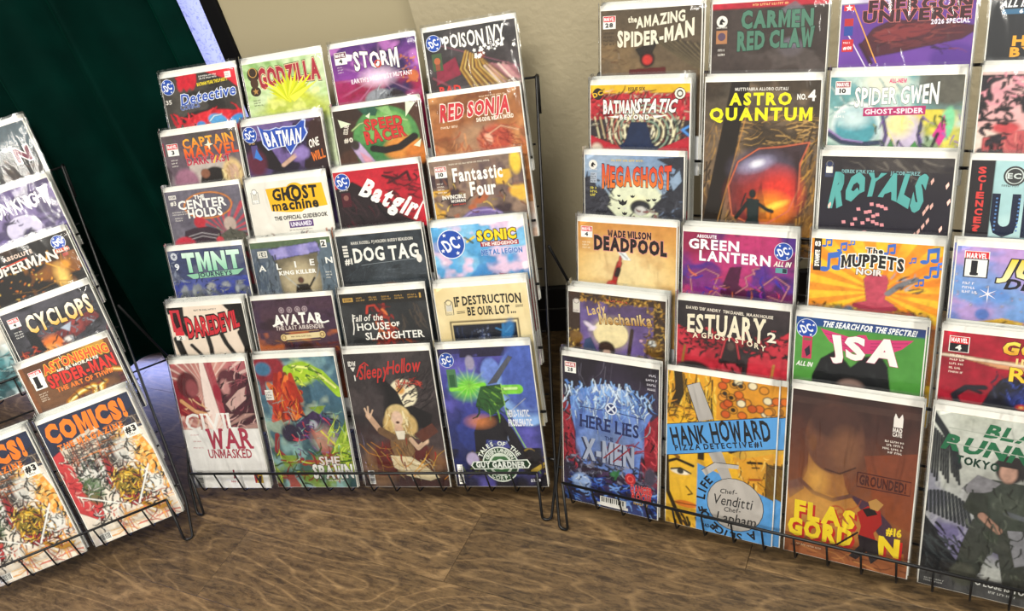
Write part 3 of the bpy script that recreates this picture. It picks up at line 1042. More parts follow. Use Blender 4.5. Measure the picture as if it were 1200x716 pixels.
@cover('C33', 'brown and yellow comic with white narrow serif title, third tier down right of middle rack')
def _(A):
    A.bg('#6a5650'); A.nz('#8d7462', 5, .5, .3); A.nz('#3f2f33', 4, .6, .15)
    for i in range(14): A.re(.05 + .07 * i, .05 + .05 * (i % 3), .10 + .07 * i, .4, ['#8a6a5a', '#574348', '#a88b6b'][i % 3], .5)
    A.nz('#d9a437', 5, .6, .12, .9, bx=(0, .4, .2, 1)); A.nz('#e0b13c', 4, .55, .15, .95, bx=(.7, .2, 1, .9)); A.nz('#b45a2c', 6, .62, .12, .8, bx=(.2, .4, 1, 1))
    A.el(.52, .88, .24, .20, '#6e5a96', .03); A.ln([(.30, .80), (.42, .72), (.6, .72), (.72, .78)], .03, '#9d8bc2'); A.sc(30, (0, .3, 1, .9), ['#2f2226', '#d9b45e', '#7a4a35'], .02, .1)
    A.el(.93, .12, .06, .15, '#e6be3f', .03)
    A.marvel(.06, .08, .12, '10', c='#c05a50'); A.lines(.22, .05, 1, .66, .02, '#ddd3c0', .03)
    A.T('Fantastic', .52, .21, .17, '#f6f2e8', w=.54, b=.03, ser=.05); A.T('Four', .56, .42, .18, '#f6f2e8', w=.28, b=.03, ser=.05)
    A.T('INVINCIBLE', .23, .50, .05, '#f2eee4', w=.26, b=.04); A.T('WOMAN', .27, .56, .04, '#f2eee4', w=.16, b=.02); A.lines(.21, .60, 1, .14, .018, '#d8472f', .03); A.lines(.06, .30, 4, .09, .018, '#e6ddcf', .04)


# ---------------------------------------------------------------- middle rack, third tier
@cover('C20', 'blue crowded comic with huge mint block letters, fourth tier down left of middle rack')
def _(A):
    A.bg('#5a6076'); A.nz('#3b4265', 5, .5, .2); A.re(0, .46, 1, .62, '#4350a0', .7)
    for r in range(3):
        for c in range(5):
            x, y = .12 + .19 * c + .05 * (r % 2), .60 + .20 * r
            A.el(x, y, .06, .07, ['#8d9196', '#7b8086', '#a3a49c'][(r + c) % 3], .03); A.el(x, y + .10, .07, .06, '#5f656b', .03); A.el(x - .05, y + .05, .025, .05, '#9aa0a2', .02)
    A.nz('#2d3a8e', 6, .60, .1, .9, bx=(0, .5, 1, 1.5)); A.sc(70, (0, .45, 1, 1), ['#20253f', '#c2c6c9', '#3a49a8'], .012, .06)
    A.sc(20, (0, 0, .15, .5), ['#384060', '#8790a8'], .02, .1)
    A.D(.08, .09, .045, '#c8ccd4'); A.star(.08, .09, .03, '#5a6076'); A.T('9', .10, .25, .09, '#e6e9ee', b=.04)
    A.T('TMNT', .58, .20, .25, ('#d9f4e2', '#8fd3ae'), w=.76, b=.08, ol='#22304a', ow=.04, tap=-.05)
    A.PV([(.20, .38), (.97, .35), (.88, .43), (.28, .45)], '#8fc7a6'); A.T('JOURNEYS', .58, .40, .06, '#2a3c4e', w=.46, b=.04)


@cover('C21', 'grey green comic with spaced white letters above sandy doorway, fourth tier down of middle rack')
def _(A):
    A.bg('#4b4f48'); A.po([(0, 0), (.24, 0), (.30, .30), (.32, 1.53), (0, 1.53)], '#57616e'); A.po([(1, 0), (.9, 0), (.80, .3), (.80, 1.53), (1, 1.53)], '#5b6a76'); A.re(0, 0, 1, .09, '#55664a')
    A.po([(.22, .12), (.82, .06), (.86, .20), (.28, .28)], '#7d78b4'); A.nz('#a49bd0', 6, .6, .15, .8, bx=(.24, .08, .84, .24)); A.po([(.28, .28), (.82, .22), (.80, .85), (.34, .85)], '#6e6550'); A.el(.56, .62, .22, .30, '#b7a887', .12)
    A.re(0, .30, .16, .7, '#3e4d60', .7); A.sc(24, (0, .2, .3, .9), ['#333b40', '#76828c'], .015, .2, 90, 10); A.sc(18, (.8, .2, 1, .9), ['#3b444a', '#7e8c96'], .015, .2, 90, 10)
    A.el(.56, .60, .035, .045, '#5a3a2c', .01); A.po([(.46, .86), (.50, .66), (.64, .66), (.70, .86)], '#2b2420'); A.ln([(.52, .70), (.36, .50)], .012, '#b9bcb4'); A.ln([(.66, .70), (.73, .58)], .02, '#2b2420')
    A.R(.08, .13, .20, .23, '#e6e2d6'); A.R(.095, .145, .185, .215, '#40464a'); A.T('20', .14, .18, .05, '#e6e2d6', b=.05); A.R(.88, .04, .95, .15, '#f0ede4'); A.T('2', .915, .095, .07, '#222', b=.05)
    for i, ch in enumerate('ALIEN'): A.T(ch, .11 + .21 * i, .385 - .0 * i - .012 * i, .085, '#f2f0e8', b=.03)
    A.T('KING KILLER', .54, .475, .055, '#f2f0e8', w=.46, b=.05); A.lines(.88, .50, 3, .08, .018, '#e2dfd6', .04)


@cover('C22', 'charcoal comic with chalky white title and number one, fourth tier down of middle rack')
def _(A):
    A.bg('#2c3237'); A.nz('#3a4147', 4, .5, .3); A.nz('#1e2226', 3, .6, .2); A.sc(26, (0, .35, .6, .9), ['#566068', '#454e55'], .006, .2, -30, 40); A.sc(10, (.3, .5, 1, .65), ['#5e676e'], .006, .3, 0, 10)
    A.el(.56, .88, .18, .16, '#8d6a52', .03); A.sc(14, (.4, .74, .74, .95), ['#4e3629', '#b08a6c', '#6d4c39'], .03, .10, 80, 20)
    for i in range(4): A.R(.06, .14 + .045 * i, .12, .17 + .045 * i, '#ddd9cf')
    A.T('MARK RUSSELL  PJ HOLDEN  BUDDY BEAUDOIN', .53, .115, .04, '#d9d6cc', w=.72, b=.02)
    A.T('DOG TAG', .56, .29, .19, '#f0ede3', w=.76, b=.03, ser=.07, jit=.04); A.T('#1', .11, .37, .08, '#e8e4da', w=.09, b=.04); A.D(.93, .40, .03, '#e8e4da', ry=.06)
    A.LN([(.25, .44), (.4, .425), (.9, .40)], .006, '#8d9498')


@cover('C23', 'sky blue comic with pink clouds and yellow black-edged title, right side of middle rack')
def _(A):
    A.gr([(0, '#5aa6d8'), (1, '#3f8cc8')], 90); A.nz('#8cc8ea', 3, .5, .2, .8); A.nz('#e3c3dc', 4, .56, .1, .95); A.nz('#f4e6ee', 5, .64, .08, .9); A.nz('#3a7fbe', 4, .66, .1, .7)
    A.el(.50, .72, .12, .09, '#3f86c4', .05)
    A.po([(.36, .86), (.44, .72), (.64, .70), (.74, .78), (.80, 1.53), (.36, 1.53)], '#2f74b4'); A.po([(.68, .70), (.86, .74), (1, .82), (1, 1.53), (.78, 1.53)], '#b32f38'); A.el(.56, .82, .10, .05, '#a8382e', .03); A.sc(10, (.4, .72, .75, .95), ['#1f5488', '#4f93cc'], .02, .1, 60, 40)
    A.ln([(.38, .24), (.46, .18)], .03, '#e6c63d'); A.ln([(.36, .18), (.44, .26)], .018, '#4c5a3a')
    A.dc(.20, .25, .145)
    A.T('SONIC', .71, .17, .125, '#f7d21f', w=.42, b=.08, ol='#17130f', ow=.09); A.R(.52, .255, .93, .32, '#a02436'); A.T('THE HEDGEHOG', .725, .288, .045, '#f6e9e2', w=.38, b=.04)
    A.T('METAL LEGION', .74, .40, .065, '#3f6fb8', w=.44, b=.05, ol='#d9e6f4', ow=.04)


# ---------------------------------------------------------------- middle rack, second tier
@cover('C10', 'cream comic with black tendrils and slanted red title, second tier up left of middle rack')
def _(A):
    A.bg('#efdcc8')
    for pts, w in (([(.18, .02), (.16, .25), (.22, .42)], .09), ([(.22, .45), (.28, .40), (.38, .36)], .04), ([(.06, .5), (.14, .9)], .10), ([(.24, .6), (.34, .75), (.36, 1.1)], .05), ([(.47, .42), (.49, .65), (.47, 1.2)], .06), ([(.66, .45), (.70, .60), (.82, .85), (.9, 1.2)], .06), ([(.97, .5), (.93, .75), (.94, 1.2)], .045), ([(.92, .45), (1.02, .9)], .10), ([(.5, 1.1), (.6, 1.5)], .09), ([(.1, 1.1), (.2, 1.5)], .12)):
        A.ln(pts, w, '#17130f')
    A.po([(.74, 0), (1, 0), (1, .70), (.92, .55), (.88, .20)], '#17130f'); A.po([(0, 0), (.18, 0), (.14, .14), (0, .1)], '#17130f'); A.el(.60, .95, .13, .15, '#17130f', .02); A.el(.62, .92, .05, .05, '#c62b36', .02)
    A.R(.03, .04, .16, .38, '#c8303c'); A.PV([(.07, .08), (.12, .08), (.14, .3), (.08, .33), (.06, .2)], '#2a0f12'); A.R(.05, .38, .17, .44, '#d8323c'); A.R(.05, .44, .17, .51, '#f2eee4'); A.T('2', .11, .475, .05, '#222', b=.04)
    A.lines(.36, .05, 1, .30, .025, '#4c443c', .03)
    A.T('DAREDEVIL', .58, .30, .26, '#cf2a35', w=.72, b=.05, o2='#1c0f10', ow2=.09, rot=9, sh=.15, sp=.06, fn=lambda U, V, X, Y: (X, Y * (1 - .10 * U) + .03 * U * U))


@cover('C11', 'dark maroon comic with white brush lettering and cream scroll, second tier up of middle rack')
def _(A):
    A.gr([(0, '#463040'), (.35, '#52343a'), (.7, '#8a4328'), (1, '#4a2420')], 90); A.nz('#3b2740', 4, .55, .2, .7); A.nz('#c76a2f', 4, .66, .15, .7, bx=(0, .5, 1, 1.5)); A.nz('#2c1a20', 5, .64, .12, .7)
    A.el(.58, .78, .10, .12, '#3b2018', .04); A.sc(20, (.1, .6, 1, .95), ['#d98a3e', '#6a2c1c', '#8f3f22'], .02, .14, 20, 50, .7)
    for i, x in enumerate((.36, .46, .56, .65)): A.D(x, .17, .035, '#a08e93'); A.RING(x, .17, .02, .008, '#5a4148')
    A.T('AVATAR', .55, .31, .14, '#f7f2ea', w=.60, b=.05, jit=.07, ser=.08); A.LN([(.22, .40), (.28, .37), (.36, .34)], .03, '#f7f2ea'); A.LN([(.80, .37), (.86, .385), (.92, .365)], .025, '#f7f2ea')
    A.T('THE LAST AIRBENDER', .55, .435, .06, '#e4d8cf', w=.60, b=.01, sp=.2)
    A.PV([(.34, .54), (.80, .52), (.80, .60), (.34, .62)], '#e2cf9d'); A.D(.33, .58, .04, '#d6bd82'); A.D(.81, .56, .04, '#d6bd82'); A.RING(.33, .58, .022, .008, '#6e4a2c'); A.RING(.81, .56, .022, .008, '#6e4a2c'); A.lines(.42, .56, 1, .30, .022, '#6a4a2e', .03)
    A.LN([(.36, .505), (.78, .49)], .006, '#c9a96a'); A.LN([(.36, .645), (.78, .63)], .006, '#c9a96a')


@cover('C12', 'dark grey comic with gold heading strip and white serif title, on middle rack')
def _(A):
    A.bg('#2b2c2d'); A.nz('#38393a', 4, .5, .3); A.re(0, 0, 1, .17, '#252320')
    A.sc(44, (.36, .18, .58, .95), ['#b8402f', '#8c2a24', '#d4703e', '#5e1c1a'], .035, .14, 70, 40); A.ln([(.30, .30), (.32, .20), (.40, .19), (.44, .28)], .03, '#b43a2c'); A.sc(14, (.5, .6, .8, 1.1), ['#a8542c', '#6b2c1c'], .02, .2, 60, 20); A.sc(8, (.7, .2, .95, .5), ['#4a4038'], .02, .25, 80, 10)
    A.el(.55, 1.1, .16, .2, '#7a3a22', .05)
    A.R(.04, .06, .16, .12, '#c39a4a'); A.T('BOOM!', .10, .09, .035, '#2b2722', w=.09)
    for i in range(5): A.lines(.20 + .15 * i, .06, 2, .11, .022, '#b48d45', .035)
    A.R(.93, .05, .95, .12, '#c39a4a')
    A.T('Fall of the', .30, .36, .09, '#f0ece2', w=.36, b=.015, sh=.15); A.LN([(.13, .30), (.12, .50), (.10, .60)], .014, '#f0ece2')
    A.T('HOUSE', .35, .49, .10, '#f4f1e8', w=.38, b=.01, ser=.08); A.T('OF', .61, .475, .06, '#f4f1e8', w=.10, ser=.06); A.T('SLAUGHTER', .58, .63, .10, '#f4f1e8', w=.68, b=.01, ser=.08)


@cover('C13', 'pale yellow comic with black circus lettering above framed night panel, on middle rack')
def _(A):
    A.bg('#e9d6a4'); A.nz('#e2cc96', 3, .5, .3); A.re(.13, .48, .87, .495, '#5f5238'); A.re(.13, .48, .145, 1.4, '#5f5238'); A.re(.855, .48, .87, 1.4, '#5f5238'); A.re(.16, .53, .84, 1.4, '#1a1d29')
    A.sc(26, (.17, .54, .83, .9), ['#2a3350', '#11131b', '#333b54'], .02, .2, 90, 8); A.el(.74, .66, .06, .18, '#2c6ea6', .03, 15); A.ln([(.62, .60), (.72, .66), (.78, .58)], .02, '#3f86bd'); A.sc(12, (.38, .58, .55, .75), ['#aab4cc', '#56628a'], .014, .02); A.ln([(.68, .9), (.7, .55)], .03, '#2f78b0')
    A.image_i(.10, .18, .085, '#ead9ac'); A.LN([(.10, .20), (.10, .38), (.185, .38), (.185, .20), (.14, .175), (.10, .20)], .007, '#4a412c')
    A.T('IF DESTRUCTION', .57, .20, .11, '#211d18', w=.72, b=.03, ser=.08, fn=lambda U, V, X, Y: (X, Y * (1 + .18 * U * U) - .015 * (U * U) + .012)); A.T('BE OUR LOT...', .60, .345, .11, '#211d18', w=.52, b=.03, ser=.08)
    A.LN([(.22, .345), (.31, .34)], .008, '#211d18'); A.LN([(.22, .365), (.31, .36)], .008, '#211d18'); A.LN([(.86, .30), (.94, .295)], .008, '#211d18'); A.LN([(.86, .32), (.94, .315)], .008, '#211d18')


# ---------------------------------------------------------------- middle rack, bottom tier
@cover('C00', 'white and crimson comic with two-tone serif title, bottom left of middle rack', 150)
def _(A):
    A.bg('#f1eee9'); A.gr([(0, '#9c4a4e'), (.45, '#d79a8c'), (.6, '#b8656a'), (1, '#5b2a34')], 20, 0, 0, 1, .80)
    bx = (0, 0, 1, .80)
    A.rays(.42, .30, 30, '#f7e2d4', .55, duty=.3, soft=.1, bx=bx); A.po([(.40, 0), (.50, 0), (.58, .80), (.34, .80)], '#f5e3d9', .9); A.po([(.46, 0), (.56, 0), (.66, .80), (.56, .80)], '#a32d40', .9)
    A.po([(0, .22), (.12, .20), (.18, .34), (.30, .40), (.38, .62), (.30, .68), (.1, .66), (0, .60)], '#8c2833'); A.el(.19, .26, .14, .16, '#5b2328', .03); A.el(.24, .30, .08, .10, '#94484c', .03); A.ln([(.06, .45), (.22, .58), (.36, .62)], .05, '#d8a06c'); A.sc(16, (.02, .4, .36, .68), ['#5c1a24', '#c4574f', '#e0b084'], .02, .12, 40, 40)
    A.po([(.60, .30), (.80, .10), (1, .20), (1, .80), (.62, .80)], '#4a1f2a'); A.el(.72, .26, .13, .17, '#5c2a33', .03); A.el(.68, .30, .06, .09, '#c48a86', .03); A.po([(.64, .50), (.84, .34), (.95, .30), (.92, .45), (.70, .60)], '#cfa9a0'); A.sc(40, (.58, .10, 1, .78), ['#2c121a', '#8d4650', '#d0a29c', '#3a1620'], .018, .12, -40, 40); A.el(.56, .36, .05, .10, '#9c2036', .02)
    A.rays(.42, .85, 22, '#e7b7a8', .5, duty=.4, bx=(0, .62, 1, .80)); A.re(0, .80, 1, ASP, '#f1eee9')
    A.T('CIVIL', .40, .71, .20, '#f4efe9', w=.70, b=.0, ser=.09); A.T('WAR', .60, .92, .235, '#b0364e', w=.58, b=.02, ser=.10); A.T('UNMASKED', .56, 1.105, .105, '#a8283f', w=.58, b=.01, ser=.08)
    A.lines(.08, .86, 1, .15, .014, '#c07a7e', .03); A.lines(.10, .94, 1, .15, .014, '#c07a7e', .03); A.lines(.08, 1.02, 1, .19, .014, '#c07a7e', .03)
    A.T('1', .56, 1.36, .10, '#8e2235', b=.02, ser=.10); A.lines(.50, 1.44, 1, .10, .025, '#b0455a', .03); A.barcode(.04, 1.32, .09, .16, True)
    A.R(.82, 1.36, .93, 1.47, '#d2b13a'); A.PV([(.82, 1.36), (.88, 1.36), (.84, 1.47), (.82, 1.47)], '#a82433'); A.PV([(.88, 1.38), (.92, 1.38), (.90, 1.47), (.86, 1.47)], '#3a1c22')


@cover('C01', 'swirling red, green and purple energy comic with pale gothic title, bottom tier of middle rack', 150)
def _(A):
    A.gr([(0, '#5c7f8e'), (.4, '#3f6377'), (1, '#41603c')], 80); A.nz('#8fb5b2', 4, .55, .2, .8); A.nz('#25414f', 4, .6, .15, .8); A.nz('#a7b59a', 5, .66, .12, .7)
    A.el(.16, .12, .22, .16, '#8c2630', .04); A.el(.10, .12, .10, .08, '#3f6f90', .03)
    A.el(.56, .18, .18, .13, '#a9c92c', .06); A.ln([(.40, .14), (.60, .10), (.80, .20), (.98, .42)], .10, '#9cc32a'); A.ln([(.48, .10), (.70, .13), (.95, .36)], .03, '#eaf28a'); A.sc(16, (.42, .08, .75, .32), ['#d6e85a', '#6f9a1c', '#3d6a24'], .02, .12, 20, 50)
    for i in range(26):
        t = i / 26
        A.ln([(.42 + .10 * math.cos(t * 6), .40 + .10 * t), (.20 + .25 * t, .34 + .16 * math.sin(i)), (.10 + .30 * t, .50 + .22 * math.sin(i * 1.7)), (.30 + .2 * t, .66)], .05, ['#9c2416', '#d0441f', '#7a1712', '#e8782c', '#b52c18'][i % 5], .9)
    A.el(.34, .48, .17, .17, '#b8331b', .08, a=.6); A.sc(22, (.14, .32, .5, .70), ['#f0a03a', '#e2631f', '#5e0f10'], .012, .16, 100, 40)
    A.po([(.38, .78), (.62, .62), (.80, .72), (.84, .86), (.66, .95), (.40, .95)], '#3d2a4e'); A.po([(.58, .58), (.80, .56), (.70, .66)], '#7f9a2a'); A.po([(.55, .86), (.72, .84), (.86, 1.08), (.80, 1.20), (.66, 1.18)], '#8f1f2c'); A.el(.30, .88, .12, .12, '#2a2138', .04); A.el(.60, .78, .05, .05, '#a9a2b4', .02); A.sc(34, (.30, .62, .9, 1.15), ['#1e1828', '#6d4c8a', '#c2384a', '#2c2038'], .02, .12, 45, 50)
    A.el(.70, .95, .14, .14, '#d9b89a', .12, a=.5); A.ln([(.68, .86), (.82, 1.02)], .02, '#d8cf4a')
    A.po([(.82, 1.02), (1, .74), (1, 1.36), (.70, 1.30)], '#8eae2c'); A.sc(22, (.72, .86, 1, 1.36), ['#d9e86a', '#5b7c1a', '#b8d048'], .02, .22, -60, 15)
    A.ln([(.12, .90), (.08, 1.08), (.22, 1.22), (.38, 1.20)], .06, '#8e2a2c'); A.nz('#7d9a34', 5, .5, .2, .9, bx=(0, 1.14, .75, ASP)); A.nz('#a33a2c', 5, .6, .1, .9, bx=(0, 1.2, .8, ASP)); A.sc(40, (0, 1.12, 1, 1.5), ['#c6d24a', '#3f5a20', '#8c2a24'], .02, .14, -40, 60)
    A.sc(26, (0, .5, 1, 1.2), ['#d5efef', '#9fe0c8'], .008, .14, 30, 90, .8)
    A.re(.03, .20, .10, .42, '#7b2030', .9); A.R(.07, .36, .17, .48, '#e4dfd6'); A.lines(.08, .38, 3, .08, .02, '#55504c', .03)
    A.T('SHE', .72, 1.215, .10, '#d8d2cc', w=.26, b=.02, ser=.07, ol='#8e2233', ow=.05); A.T('SPAWN', .74, 1.34, .15, '#eceae4', w=.50, b=.05, ser=.07, ol='#343a34', ow=.05, jit=.05); A.lines(.66, 1.44, 1, .24, .02, '#d9d7cf', .03)


@cover('C02', 'dusky comic of a seated blonde woman under red script title, bottom tier of middle rack', 150)
def _(A):
    A.gr([(0, '#3a3434'), (.5, '#2e2627'), (.75, '#4a2a28'), (1, '#3c2422')], 90); A.nz('#4c4242', 4, .55, .2, .7)
    A.el(.63, .46, .16, .16, '#ece0bf', .02); A.el(.60, .42, .05, .05, '#d69a50', .03)
    A.po([(.26, .34), (.36, .26), (.44, .30), (.56, .44), (.62, .62), (.70, .60), (.92, .70), (.88, .85), (.55, .85), (.36, .70), (.40, .48), (.30, .46)], '#1b1718'); A.sc(34, (.55, .28, .98, .66), ['#1f1a1b', '#57494a', '#2c2526'], .012, .24, -35, 20); A.el(.28, .50, .12, .22, '#453c3d', .1, a=.6)
    A.el(.22, 1.30, .20, .22, '#8f6a48', .1, a=.7); A.el(.82, 1.26, .18, .16, '#8a6444', .1, a=.7); A.el(.5, 1.16, .34, .18, '#5f2722', .08); A.po([(.20, 1.06), (.80, 1.06), (.84, 1.40), (.18, 1.40)], '#5a211f', .8)
    # seated figure
    A.el(.52, .74, .15, .16, '#d8bd83', .02); A.el(.42, .82, .08, .12, '#caa867', .03); A.el(.64, .82, .09, .12, '#cfae6f', .03); A.sc(24, (.38, .62, .66, .92), ['#efe0b2', '#b08d52', '#dcc48c'], .02, .14, 80, 30); A.el(.51, .86, .05, .06, '#cfa78c', .02); A.el(.51, .74, .065, .085, '#dcb9a0', .02); A.el(.51, .785, .02, .012, '#4b2320', .01)
    A.po([(.40, .92), (.62, .92), (.66, 1.12), (.58, 1.22), (.42, 1.20), (.38, 1.06)], '#7a5c3c'); A.po([(.46, .88), (.58, .88), (.56, .98), (.48, .98)], '#eadfc8'); A.sc(10, (.40, .96, .64, 1.18), ['#5a4229', '#94744d'], .012, .1, 80, 20)
    A.ln([(.42, .96), (.28, .86), (.18, .70)], .07, '#c9a284'); A.ln([(.42, .95), (.30, .88)], .085, '#6c5036'); A.ln([(.18, .72), (.15, .62)], .025, '#dcb99c'); A.ln([(.18, .72), (.19, .60)], .022, '#dcb99c'); A.ln([(.19, .73), (.24, .64)], .02, '#dcb99c')
    A.ln([(.63, .98), (.70, 1.08), (.78, 1.02)], .055, '#d3b092'); A.el(.80, 1.0, .035, .04, '#dcb99c', .02); A.po([(.68, .92), (.90, .80), (.96, .90), (.76, 1.02)], '#5d3428')
    A.po([(.36, 1.16), (.60, 1.18), (.72, 1.26), (.90, 1.42), (.78, 1.46), (.52, 1.40), (.38, 1.30)], '#dccaa2'); A.sc(12, (.40, 1.2, .8, 1.42), ['#b39b6c', '#efe3c4'], .014, .18, 35, 12); A.sc(7, (0, .95, .5, 1.3), ['#d08a34', '#e0a850'], .010, .4, 45, 25); A.sc(6, (.45, 1.2, 1, 1.45), ['#d98a2c', '#e8b050'], .010, .4, -45, 20); A.sc(5, (.2, .96, .9, 1.3), ['#9c2a22'], .014, .12, 90, 5)
    A.T('IDW', .09, .11, .05, '#e6e1d8', w=.09, b=.05); A.PV([(.06, .15), (.12, .15), (.09, .20)], '#e6e1d8'); A.T('1', .10, .27, .06, '#e6e1d8', b=.03)
    A.T('Sleepy', .33, .20, .15, '#c4302a', w=.34, b=.01, sh=.25, rot=3, jit=.05); A.T('Hollow', .69, .15, .15, '#c4302a', w=.38, b=.01, sh=.25, rot=3, jit=.05); A.LN([(.12, .26), (.18, .14), (.24, .10), (.28, .14)], .014, '#c4302a')
    A.sc(26, (.52, .30, .84, .38), ['#c23a2e', '#d8503c'], .010, .05, 20, 60); A.barcode(.06, 1.34, .07, .16, True)


@cover('C03', 'violet space comic with ringed green emblem and blue planets, bottom right of middle rack', 150)
def _(A):
    A.gr([(0, '#3b3a78'), (.3, '#4a4aa4'), (.6, '#2f3c86'), (1, '#201d35')], 90); A.nz('#6a62c0', 3, .52, .25, .7); A.nz('#232858', 4, .6, .15, .7); A.re(0, 0, 1, .06, '#26213a', .7); A.nz('#241f38', 6, .5, .1, bx=(0, 0, 1, .10))
    A.el(.55, .30, .11, .18, '#6d86cf', .02); A.el(.90, .44, .30, .42, '#8db4ea', .02); A.el(.96, .34, .32, .40, '#4a5fae', .06); A.nz('#7d9ad8', 5, .6, .12, .6, bx=(.6, .1, 1, .7))
    A.el(.28, .42, .16, .12, '#6fce3c', .12); A.ln([(.10, .44), (.30, .42), (.46, .40)], .05, '#7fd63a'); A.rays(.30, .40, 14, '#c9f28a', .7, fade=.24, duty=.25); A.ln([(.66, .46), (.82, .46)], .10, '#7fd13f'); A.ln([(.66, .45), (.80, .45)], .03, '#d2f5a2')
    A.po([(.42, .42), (.64, .40), (.66, .62), (.50, .74), (.34, .62)], '#2f5a2a'); A.po([(.50, .40), (.60, .38), (.80, .12), (.76, .10)], '#50535e'); A.po([(.34, .78), (.60, .72), (.72, .92), (.92, 1.40), (.80, 1.40), (.62, 1.02), (.40, 1.00), (.36, 1.22), (.26, 1.22), (.28, .92)], '#1d1a20'); A.el(.36, .80, .12, .06, '#e2894e', .08, a=.8); A.sc(16, (.34, .42, .66, .72), ['#1f3f1c', '#74a83c', '#274a22'], .02, .12, 50, 50); A.ln([(.64, .40), (.66, .72), (.74, .92), (.94, 1.38)], .012, '#a8e26a', .8)
    A.nz('#171420', 4, .42, .15, bx=(0, 1.10, 1, ASP)); A.el(.86, 1.24, .12, .12, '#1a1518', .04); A.ln([(.86, 1.36), (1, 1.28)], .05, '#b99a3a'); A.sc(18, (.0, 1.1, 1, 1.45), ['#8a7434', '#403238', '#5c6a34'], .02, .12, 20, 50); A.el(.22, 1.22, .07, .08, '#b6a8cc', .02); A.ln([(.70, .70), (.88, .56)], .008, '#c9d0ee'); A.sc(5, (.4, 1.0, .65, 1.1), ['#a9b8e0'], .01, .06)
    A.el(.34, .16, .05, .075, '#9a93ac', .02)
    A.dc(.09, .12, .075); A.R(.07, .22, .17, .42, '#4d7a52'); A.R(.09, .28, .15, .41, '#2f5a38')
    A.T('HERO-TASTIC.', .79, .72, .07, '#e9ebf4', w=.24, b=.05); A.T('PROBLEMATIC.', .80, .82, .07, '#e9ebf4', w=.26, b=.05)
    A.D(.52, 1.28, .20, '#e6ece0'); A.D(.52, 1.28, .185, '#2c4f30'); A.D(.52, 1.28, .13, '#dfe8d8'); A.D(.52, 1.28, .105, '#3f7040'); A.D(.52, 1.28, .06, '#dfe8d8'); A.R(.44, 1.17, .60, 1.19, '#dfe8d8'); A.R(.44, 1.37, .60, 1.39, '#dfe8d8')
    A.TC('TALES OF THE', .52, 1.28, .235, .045, '#e6ece0', -62, 62, b=.04); A.TC('GREEN LANTERN', .52, 1.28, .157, .04, '#e6ece0', -60, 60, b=.03); A.TC('CORPS', .52, 1.28, .157, .04, '#e6ece0', 215, 145, b=.03, inside=True)
    A.PV([(.22, 1.245), (.82, 1.225), (.85, 1.28), (.82, 1.325), (.22, 1.335), (.19, 1.29)], '#e6ece0'); A.PV([(.23, 1.255), (.81, 1.237), (.835, 1.28), (.81, 1.315), (.23, 1.325), (.205, 1.29)], '#1e3a24'); A.T('GUY GARDNER', .52, 1.282, .06, '#f0f4ec', w=.54, b=.06)
    A.barcode(.03, 1.28, .06, .22, True); A.T('$3.99', .88, 1.46, .03, '#e6e6ee', b=.03)


# ---------------------------------------------------------------- right rack, top tier
@cover('R50', 'brown slatted-shadow comic with arched cream title, top left of right rack')
def _(A):
    A.gr([(0, '#4a4136'), (.4, '#6b5942'), (1, '#4a3c2e')], 100); A.nz('#7d6647', 4, .5, .2, .8, bx=(0, .35, .45, 1)); A.sc(30, (0, .40, .45, .9), ['#5a3f2a', '#8d6f4a'], .012, .09, 0, 6, .7)
    for i in range(9): A.ln([(.45 + .07 * i, .30 + .02 * i), (.95 + .05 * i, .72 + .03 * i)], .018, '#a3906a', .8); A.ln([(.47 + .07 * i, .30 + .02 * i), (.97 + .05 * i, .72 + .03 * i)], .03, '#383027', .8)
    A.po([(.36, .48), (.60, .36), (.52, .55), (.42, .60)], '#2a241e'); A.el(.48, .60, .075, .10, '#2a1c18', .02); A.el(.48, .61, .05, .06, '#c4342f', .02); A.po([(.30, .72), (.66, .70), (.72, 1.53), (.26, 1.53)], '#5a1e1c')
    A.marvel(.03, .07, .12, '28'); A.lines(.03, .26, 4, .13, .022, '#3a3128', .045)
    f = lambda U, V, X, Y: (X, Y + .05 * (1 - U * U))
    A.T('the', .33, .12, .07, '#ece3cc', w=.09, b=.03); A.T('AMAZING', .61, .135, .12, '#ece3cc', w=.48, b=.05, fn=lambda U, V, X, Y: (X, Y + .03 * U))
    A.T('SPIDER-MAN', .56, .30, .15, '#ece3cc', w=.76, b=.06, fn=lambda U, V, X, Y: (X, Y * (1 + .22 * U * U) - .05 * (1 - U * U) + .055 * U + .01))


@cover('R51', 'near-black comic with red top band and weathered green title, top tier of right rack')
def _(A):
    A.gr([(0, '#3a302c'), (.6, '#352b28'), (1, '#241c1b')], 90); A.nz('#453a36', 4, .5, .3); A.re(0, 0, 1, .075, '#b22436'); A.el(.70, .52, .10, .10, '#6a6470', .05); A.po([(.60, .10), (.72, .02), (.80, .10), (.76, .30)], '#6d6a72', .8); A.nz('#574d49', 5, .62, .1, .7, bx=(.3, .5, 1, 1.2))
    A.lines(.36, .02, 1, .38, .025, '#e8b87a', .03)
    A.horse(.09, .20, .05); A.R(.04, .30, .14, .45, '#b07a52'); A.D(.09, .37, .035, '#5d4a5e'); A.lines(.06, .51, 2, .07, .025, '#e2dcd2', .05)
    A.T('CARMEN', .58, .20, .16, '#4f7d68', w=.62, b=.06, ser=.05, ol='#22302a', ow=.04, fn=lambda U, V, X, Y: (X, Y * (1 + .12 * np.abs(U)) - .01 * U)); A.T('RED CLAW', .57, .42, .17, '#4f7d68', w=.66, b=.06, ser=.05, ol='#22302a', ow=.04, fn=lambda U, V, X, Y: (X, Y * (1 + .15 * np.abs(U)) + .01 * U))


